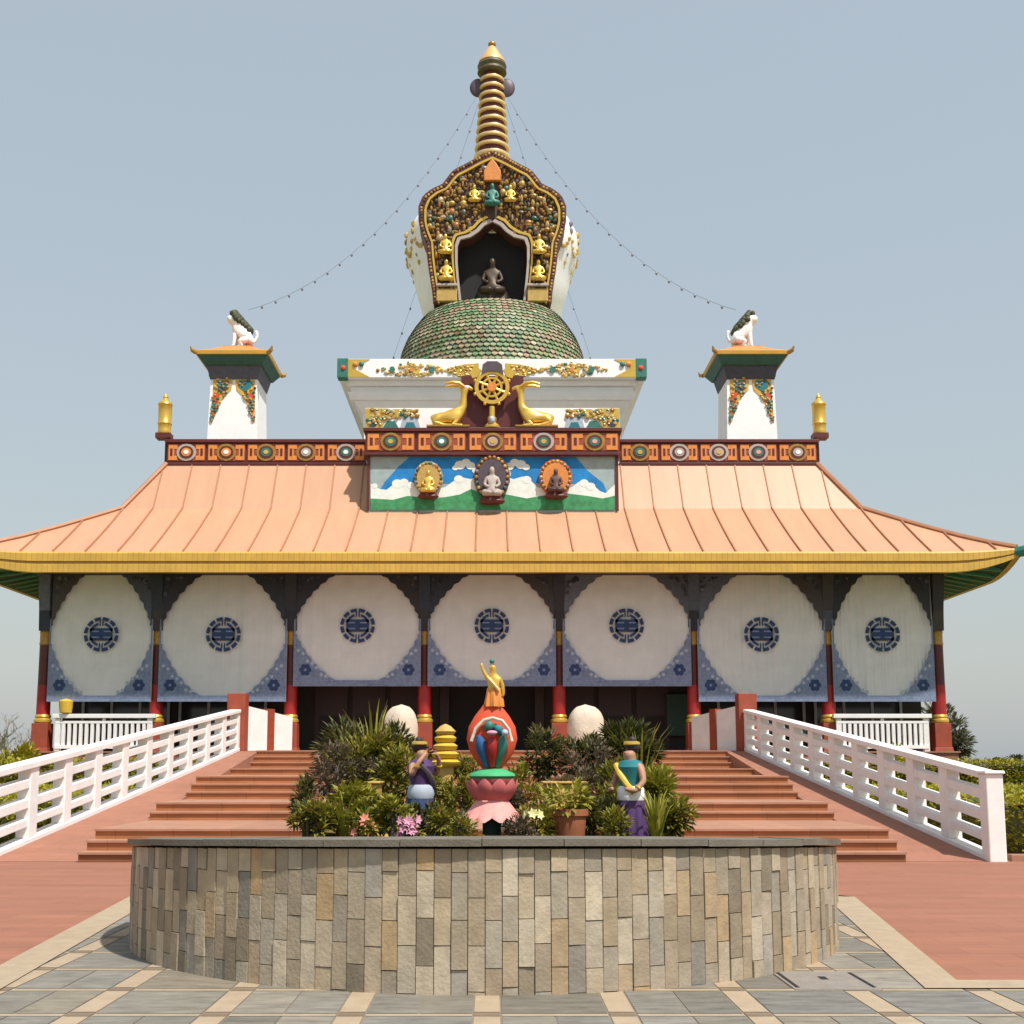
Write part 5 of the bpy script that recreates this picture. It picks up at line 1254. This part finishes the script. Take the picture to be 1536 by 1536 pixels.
# two painted standing figures
def figure(u, vt, vb_, Y, label, cols_, arms):
    x, zt_ = P(u, vt, Y); zb_ = soilz(x, Y) - .02; H_ = zt_ - zb_
    f_ = thing('painted_statue', (x, Y, zb_), label, 'statue', 'painted statues in the planter')
    q_ = lambda a, b, c: (x + a * H_, Y + b * H_, zb_ + c * H_)
    V = [q_(0, 0, .52), q_(0, -.01, .62), q_(0, 0, .74), q_(0, 0, .82), q_(0, -.01, .87), q_(0, -.02, .93), q_(-.055, 0, .48), q_(-.06, -.01, .27), q_(-.06, .01, .05), q_(-.065, -.07, .02), q_(.055, 0, .48), q_(.06, -.01, .27), q_(.06, .01, .05), q_(.065, -.07, .02), q_(-.115, 0, .79), q_(.115, 0, .79)]
    E = [(0, 1), (1, 2), (2, 3), (3, 4), (4, 5), (0, 6), (6, 7), (7, 8), (8, 9), (0, 10), (10, 11), (11, 12), (12, 13), (2, 14), (2, 15)]
    rd = [.085, .075, .085, .035, .06, .055, .065, .045, .03, .026, .065, .045, .03, .026, .04, .04]
    for i_, s in ((14, -1), (15, 1)):
        b0 = len(V)
        for a in arms: V.append(q_(s * a[0], a[1], a[2]))
        E += [(i_, b0), (b0, b0 + 1), (b0 + 1, b0 + 2)]; rd += [.028, .023, .019]
    skin('body', V, E, [r * H_ for r in rd], cols_[0], f_)
    L_ = lambda pr: [(r * H_, zb_ + z * H_) for r, z in pr]
    sk = folded(MB(), x, Y, L_([(.135, .02), (.142, .08), (.138, .2), (.132, .32), (.125, .44), (.108, .52)]), .13, 9, sy=.95, ph=u).build('skirt', cols_[1], f_, smooth=True)
    folded(MB(), x, Y, L_([(.142, .022), (.146, .06)]), .13, 9, sy=.95, ph=u).build('hem_band', 'gold_paint', sk, smooth=True)
    MB().tube([q_(.085 * math.cos(t * .5236), -.01 + .075 * math.sin(t * .5236), .815 - .03 * max(0, -math.sin(t * .5236))) for t in range(13)], .010 * H_, 6).build('necklace', 'gold', f_, smooth=True)
    MB().lathe(x, Y + .02 * H_, L_([(.066, .968), (.072, .975), (.070, .992), (.055, 1.0)]), 16).build('diadem', 'gold', f_, smooth=True)
    for sx in (-1, 1):
        e0, e1 = Vector(q_(sx * arms[0][0], arms[0][1], arms[0][2])), Vector(q_(sx * arms[1][0], arms[1][1], arms[1][2]))
        MB().tube([e0.lerp(e1, .62), e0.lerp(e1, .75)], .034 * H_, 8).build('bracelet', 'gold', f_, smooth=True)
    MB().lathe(x, Y, L_([(.115, .50), (.125, .54), (.115, .60), (.10, .62)]), 18, sy=.95).build('waistband', cols_[2], f_, smooth=True)
    MB().lathe(x, Y, L_([(.10, .61), (.115, .70), (.135, .78), (.10, .83), (.045, .845)]), 18, sy=.82).build('blouse', cols_[3], f_, smooth=True)
    MB().tube([q_(-.10, -.07, .80), q_(-.02, -.105, .72), q_(.05, -.10, .63), q_(.10, -.06, .56)], .028 * H_, 8).build('sash', cols_[4], f_, smooth=True)
    MB().blob(q_(0, .032, .955), .066 * H_, .062 * H_, .062 * H_, 12, 9).build('hair', 'hair', f_, smooth=True)
    for sx in (-1, 1): MB().blob(q_(sx * .022, -.068, .935), .008 * H_, .006 * H_, .006 * H_, 6, 4).build('eye', 'hair', f_, smooth=True)
    MB().blob(q_(0, -.068, .90), .014 * H_, .006 * H_, .005 * H_, 6, 4).build('mouth', 'flame_red', f_, smooth=True)
    MB().blob(q_(0, .03, 1.01), .034 * H_, .034 * H_, .034 * H_, 10, 7).build('hair_bun', 'hair', f_, smooth=True)
    f_.rotation_euler.z = R(-50 if u > 738 else 50)
figure(945, 1112, 1245, 9.6, 'painted statue in teal blouse, yellow sash and violet skirt, right in planter', ('skin_tan', 'violet', 'white', 'teal', 'yellow'), ((.17, -.02, .66), (.15, -.10, .58), (.07, -.15, .60)))
figure(632, 1112, 1205, 10.0, 'painted statue with raised arms and dark blue skirt, left in planter', ('skin_tan', 'navy', 'pale_blue', 'violet', 'grey_violet'), ((.16, -.04, .70), (.13, -.10, .82), (.06, -.12, .90)))
# ------------------------------------------------------------------ hedges, shrubs, trees around
def hedge(x0, x1, y0, y1, z0, z1, mat, label, n, seed, l=.10, w=.055):
    g_ = random.Random(seed)
    o = thing('hedge', ((x0 + x1) / 2, (y0 + y1) / 2, z0), label, 'hedge')
    c = MB(); nx, ny = 12, 26; vs = []
    for j in range(ny + 1):
        for i in range(nx + 1):
            e = .10 if i in (0, nx) or j in (0, ny) else .06
            vs.append((lerp(x0 + .12, x1 - .12, i / nx), lerp(y0 + .12, y1 - .12, j / ny), z1 - e - .12 * g_.random()))
    c.add(vs, [(j * (nx + 1) + i, j * (nx + 1) + i + 1, (j + 1) * (nx + 1) + i + 1, (j + 1) * (nx + 1) + i) for j in range(ny) for i in range(nx)])
    c.box(x0 + .14, x1 - .14, y0 + .14, y1 - .14, z0 - .05, z1 - .2)
    c.build('inner_branches', 'leaf_dark', o)
    m = MB(); ax = (x1 - x0) * (y1 - y0); ay = (x1 - x0) * (z1 - z0); az = (y1 - y0) * (z1 - z0)
    tot = ax * .8 + ay * 3 + az * 2
    for k in range(n):
        t = g_.random() * tot
        if t < ax * .8:
            yy = y0 + (y1 - y0) * g_.random() ** 1.5; p = Vector((g_.uniform(x0, x1), yy, z1 - .06 + .08 * math.sin(yy * 1.7 + seed) * .6 + g_.gauss(0, .035))); d = Vector((g_.gauss(0, .7), g_.gauss(0, .7), .8))
        elif t < ax * .8 + ay * 3: p = Vector((g_.uniform(x0, x1), y0 + .03 + g_.gauss(0, .05), g_.uniform(z0, z1))); d = Vector((g_.gauss(0, .7), -1, g_.gauss(.3, .6)))
        else:
            s_ = 0 if g_.random() < .5 else 1
            p = Vector(((x0 + .03, x1 - .03)[s_] + g_.gauss(0, .05), g_.uniform(y0, y1), g_.uniform(z0, z1))); d = Vector(((-1, 1)[s_], g_.gauss(0, .7), g_.gauss(.3, .6)))
        sc_ = g_.uniform(.6, 1.3)
        m.leaf(p, d, Vector((g_.gauss(0, .4), g_.gauss(0, .4), 1)), l * sc_, w * sc_)
    m.build('foliage', mat, o)
hedge(8.35, 16, 19.2, 32.5, 0, .98, 'leaf_hedge', 'clipped sunlit hedge beside the right railing', 26000, 3)
hedge(-16, -8.35, 19.2, 32.5, 0, .98, 'leaf_hedge', 'clipped sunlit hedge beside the left railing', 26000, 4)
hedge(7.5, 14.5, 31.2, 32.85, 0, 1.62, 'leaf_hedge', 'taller clipped hedge against the temple base, right of the stairs', 9000, 8)
hedge(-14.5, -7.5, 31.2, 32.85, 0, 1.62, 'leaf_hedge', 'taller clipped hedge against the temple base, left of the stairs', 9000, 9)
def bush(u, v0, v1, hw, Y, mat, label, n, l, w, seed, zbase=None, cat='bush', name='round_bush', trunk=False, group=None, clumps=16):
    x, zt_ = P(u, v0, Y); zb_ = PZ(v1, Y) if zbase is None else zbase; r = hw / F * Y
    o = thing(name, (x, Y, min(0, zb_) if trunk else max(0, zb_ if zbase is None else zbase)), label, cat, group)
    o.location.z = 0; ORG[o.name] = Vector((x, Y, 0))
    lf(MB(), (x, Y, (zt_ + zb_) / 2), (r, r * .9, (zt_ - zb_) / 2), n, l, w, seed, clumps=clumps).build('crown' if trunk else 'foliage', mat, o)
    t_ = MB(); g_ = random.Random(seed)
    t_.tube([(x, Y, -.1), (x + .03 * r, Y, lerp(0, zb_, .6)), (x - .03 * r, Y, lerp(zb_, zt_, .35))], [.10 * r, .075 * r, .045 * r], 8)
    for k in range(7):
        a = g_.uniform(0, 6.28); rr = r * g_.uniform(.4, .8)
        t_.tube([(x, Y, lerp(zb_, zt_, .12 + .03 * k)), (x + rr * .5 * math.cos(a), Y + rr * .5 * math.sin(a), lerp(zb_, zt_, .42)), (x + rr * math.cos(a), Y + rr * math.sin(a), lerp(zb_, zt_, .5 + .05 * k))], [.045 * r, .03 * r, .01 * r], 5)
    t_.build('trunk' if trunk else 'branches', 'bark', o)
    return o
bush(24, 1112, 1175, 44, 33.5, 'leaf_hedge', 'rounded yellow green bush beyond the left railing, left of the temple', 2600, .16, .08, 51, zbase=.1)
bush(-50, 1118, 1180, 40, 34.5, 'leaf_hedge', 'rounded yellow green bush at the left picture edge', 1800, .16, .08, 52, zbase=.1)
bush(1405, 1122, 1165, 34, 35.5, 'leaf_lime', 'low yellow green bush beside the right corner of the temple', 1800, .15, .07, 53, zbase=.1)
bush(1352, 1120, 1165, 34, 32.6, 'leaf_hedge', 'low clipped bush below the right veranda balustrade', 1800, .13, .07, 55, zbase=.1)
bush(1412, 1052, 1140, 36, 47, 'leaf_grey', 'grey green tree with ragged crown right of the temple', 3000, .26, .12, 54, zbase=1.2, cat='tree', name='tree', trunk=True)
FT = 'distant trees on the horizon'
for (u, v0, hw, Y, mat, lab) in ((1494, 1138, 16, 150, 'leaf_dark', 'small dark distant tree right behind the railing end post'), (1530, 1131, 24, 190, 'leaf_far', 'brownish distant tree at the right picture edge'), (1580, 1134, 36, 190, 'leaf_far', 'distant tree just beyond the right picture edge'), (1458, 1146, 18, 230, 'leaf_grey', 'faint low distant tree left of the small dark distant tree'),
                                 (-6, 1098, 20, 120, 'leaf_grey', 'brownish distant tree at the left picture edge')):
    bush(u, v0, 1156, hw, Y, mat, lab, 1500, hw / F * Y * .16, hw / F * Y * .09, int(u) + 900, zbase=.9, cat='tree', name='distant_tree', trunk=True, group=FT)
def bare(u, v0, Y, label, seed):
    x, zt_ = P(u, v0, Y); o = thing('bare_tree', (x, Y, 0), label, 'tree', FT); g_ = random.Random(seed); tr = MB(); cr = MB()
    tr.tube([(x, Y, -.2), (x + .1, Y, zt_ * .3), (x, Y, zt_ * .5)], [.22, .16, .12], 7); tr.build('trunk', 'bare_twig', o)
    def br(p, d, L, r, dep):
        e = p + d * L; cr.tube([p, (p + e) / 2 + Vector((g_.gauss(0, .06), g_.gauss(0, .06), 0)) * L, e], [r, r * .8, r * .5], 4)
        if dep == 0: return
        for k in range(3): br(p.lerp(e, g_.uniform(.5, 1)), (d + Vector((g_.gauss(0, .55), g_.gauss(0, .55), g_.gauss(.1, .3)))).normalized(), L * g_.uniform(.55, .8), r * .55, dep - 1)
    for k in range(6): br(Vector((x, Y, zt_ * g_.uniform(.28, .5))), Vector((g_.gauss(0, .6), g_.gauss(0, .6), 1)).normalized(), zt_ * .24, .08, 3)
    cr.build('branches', 'bare_twig', o)
bare(14, 1070, 75, 'leafless grey tree far behind the left bushes', 5)
bare(46, 1082, 85, 'smaller leafless tree beside the left temple corner', 6)
# lawn mass far off
tf = MB()
g_ = random.Random(77)
for k in range(7000):
    p = Vector((g_.uniform(-500, 500), g_.uniform(330, 420), g_.uniform(0, 3.2) * g_.random()))
    tf.leaf(p, Vector((g_.gauss(0, 1), g_.gauss(0, .6), 1)), Vector((0, 0, 1)), g_.uniform(1.2, 2.6), g_.uniform(.9, 1.8))
tag(tf.build('far_woodland', 'leaf_far'), 'low dark line of far woodland along the horizon', 'woodland', kind='stuff')
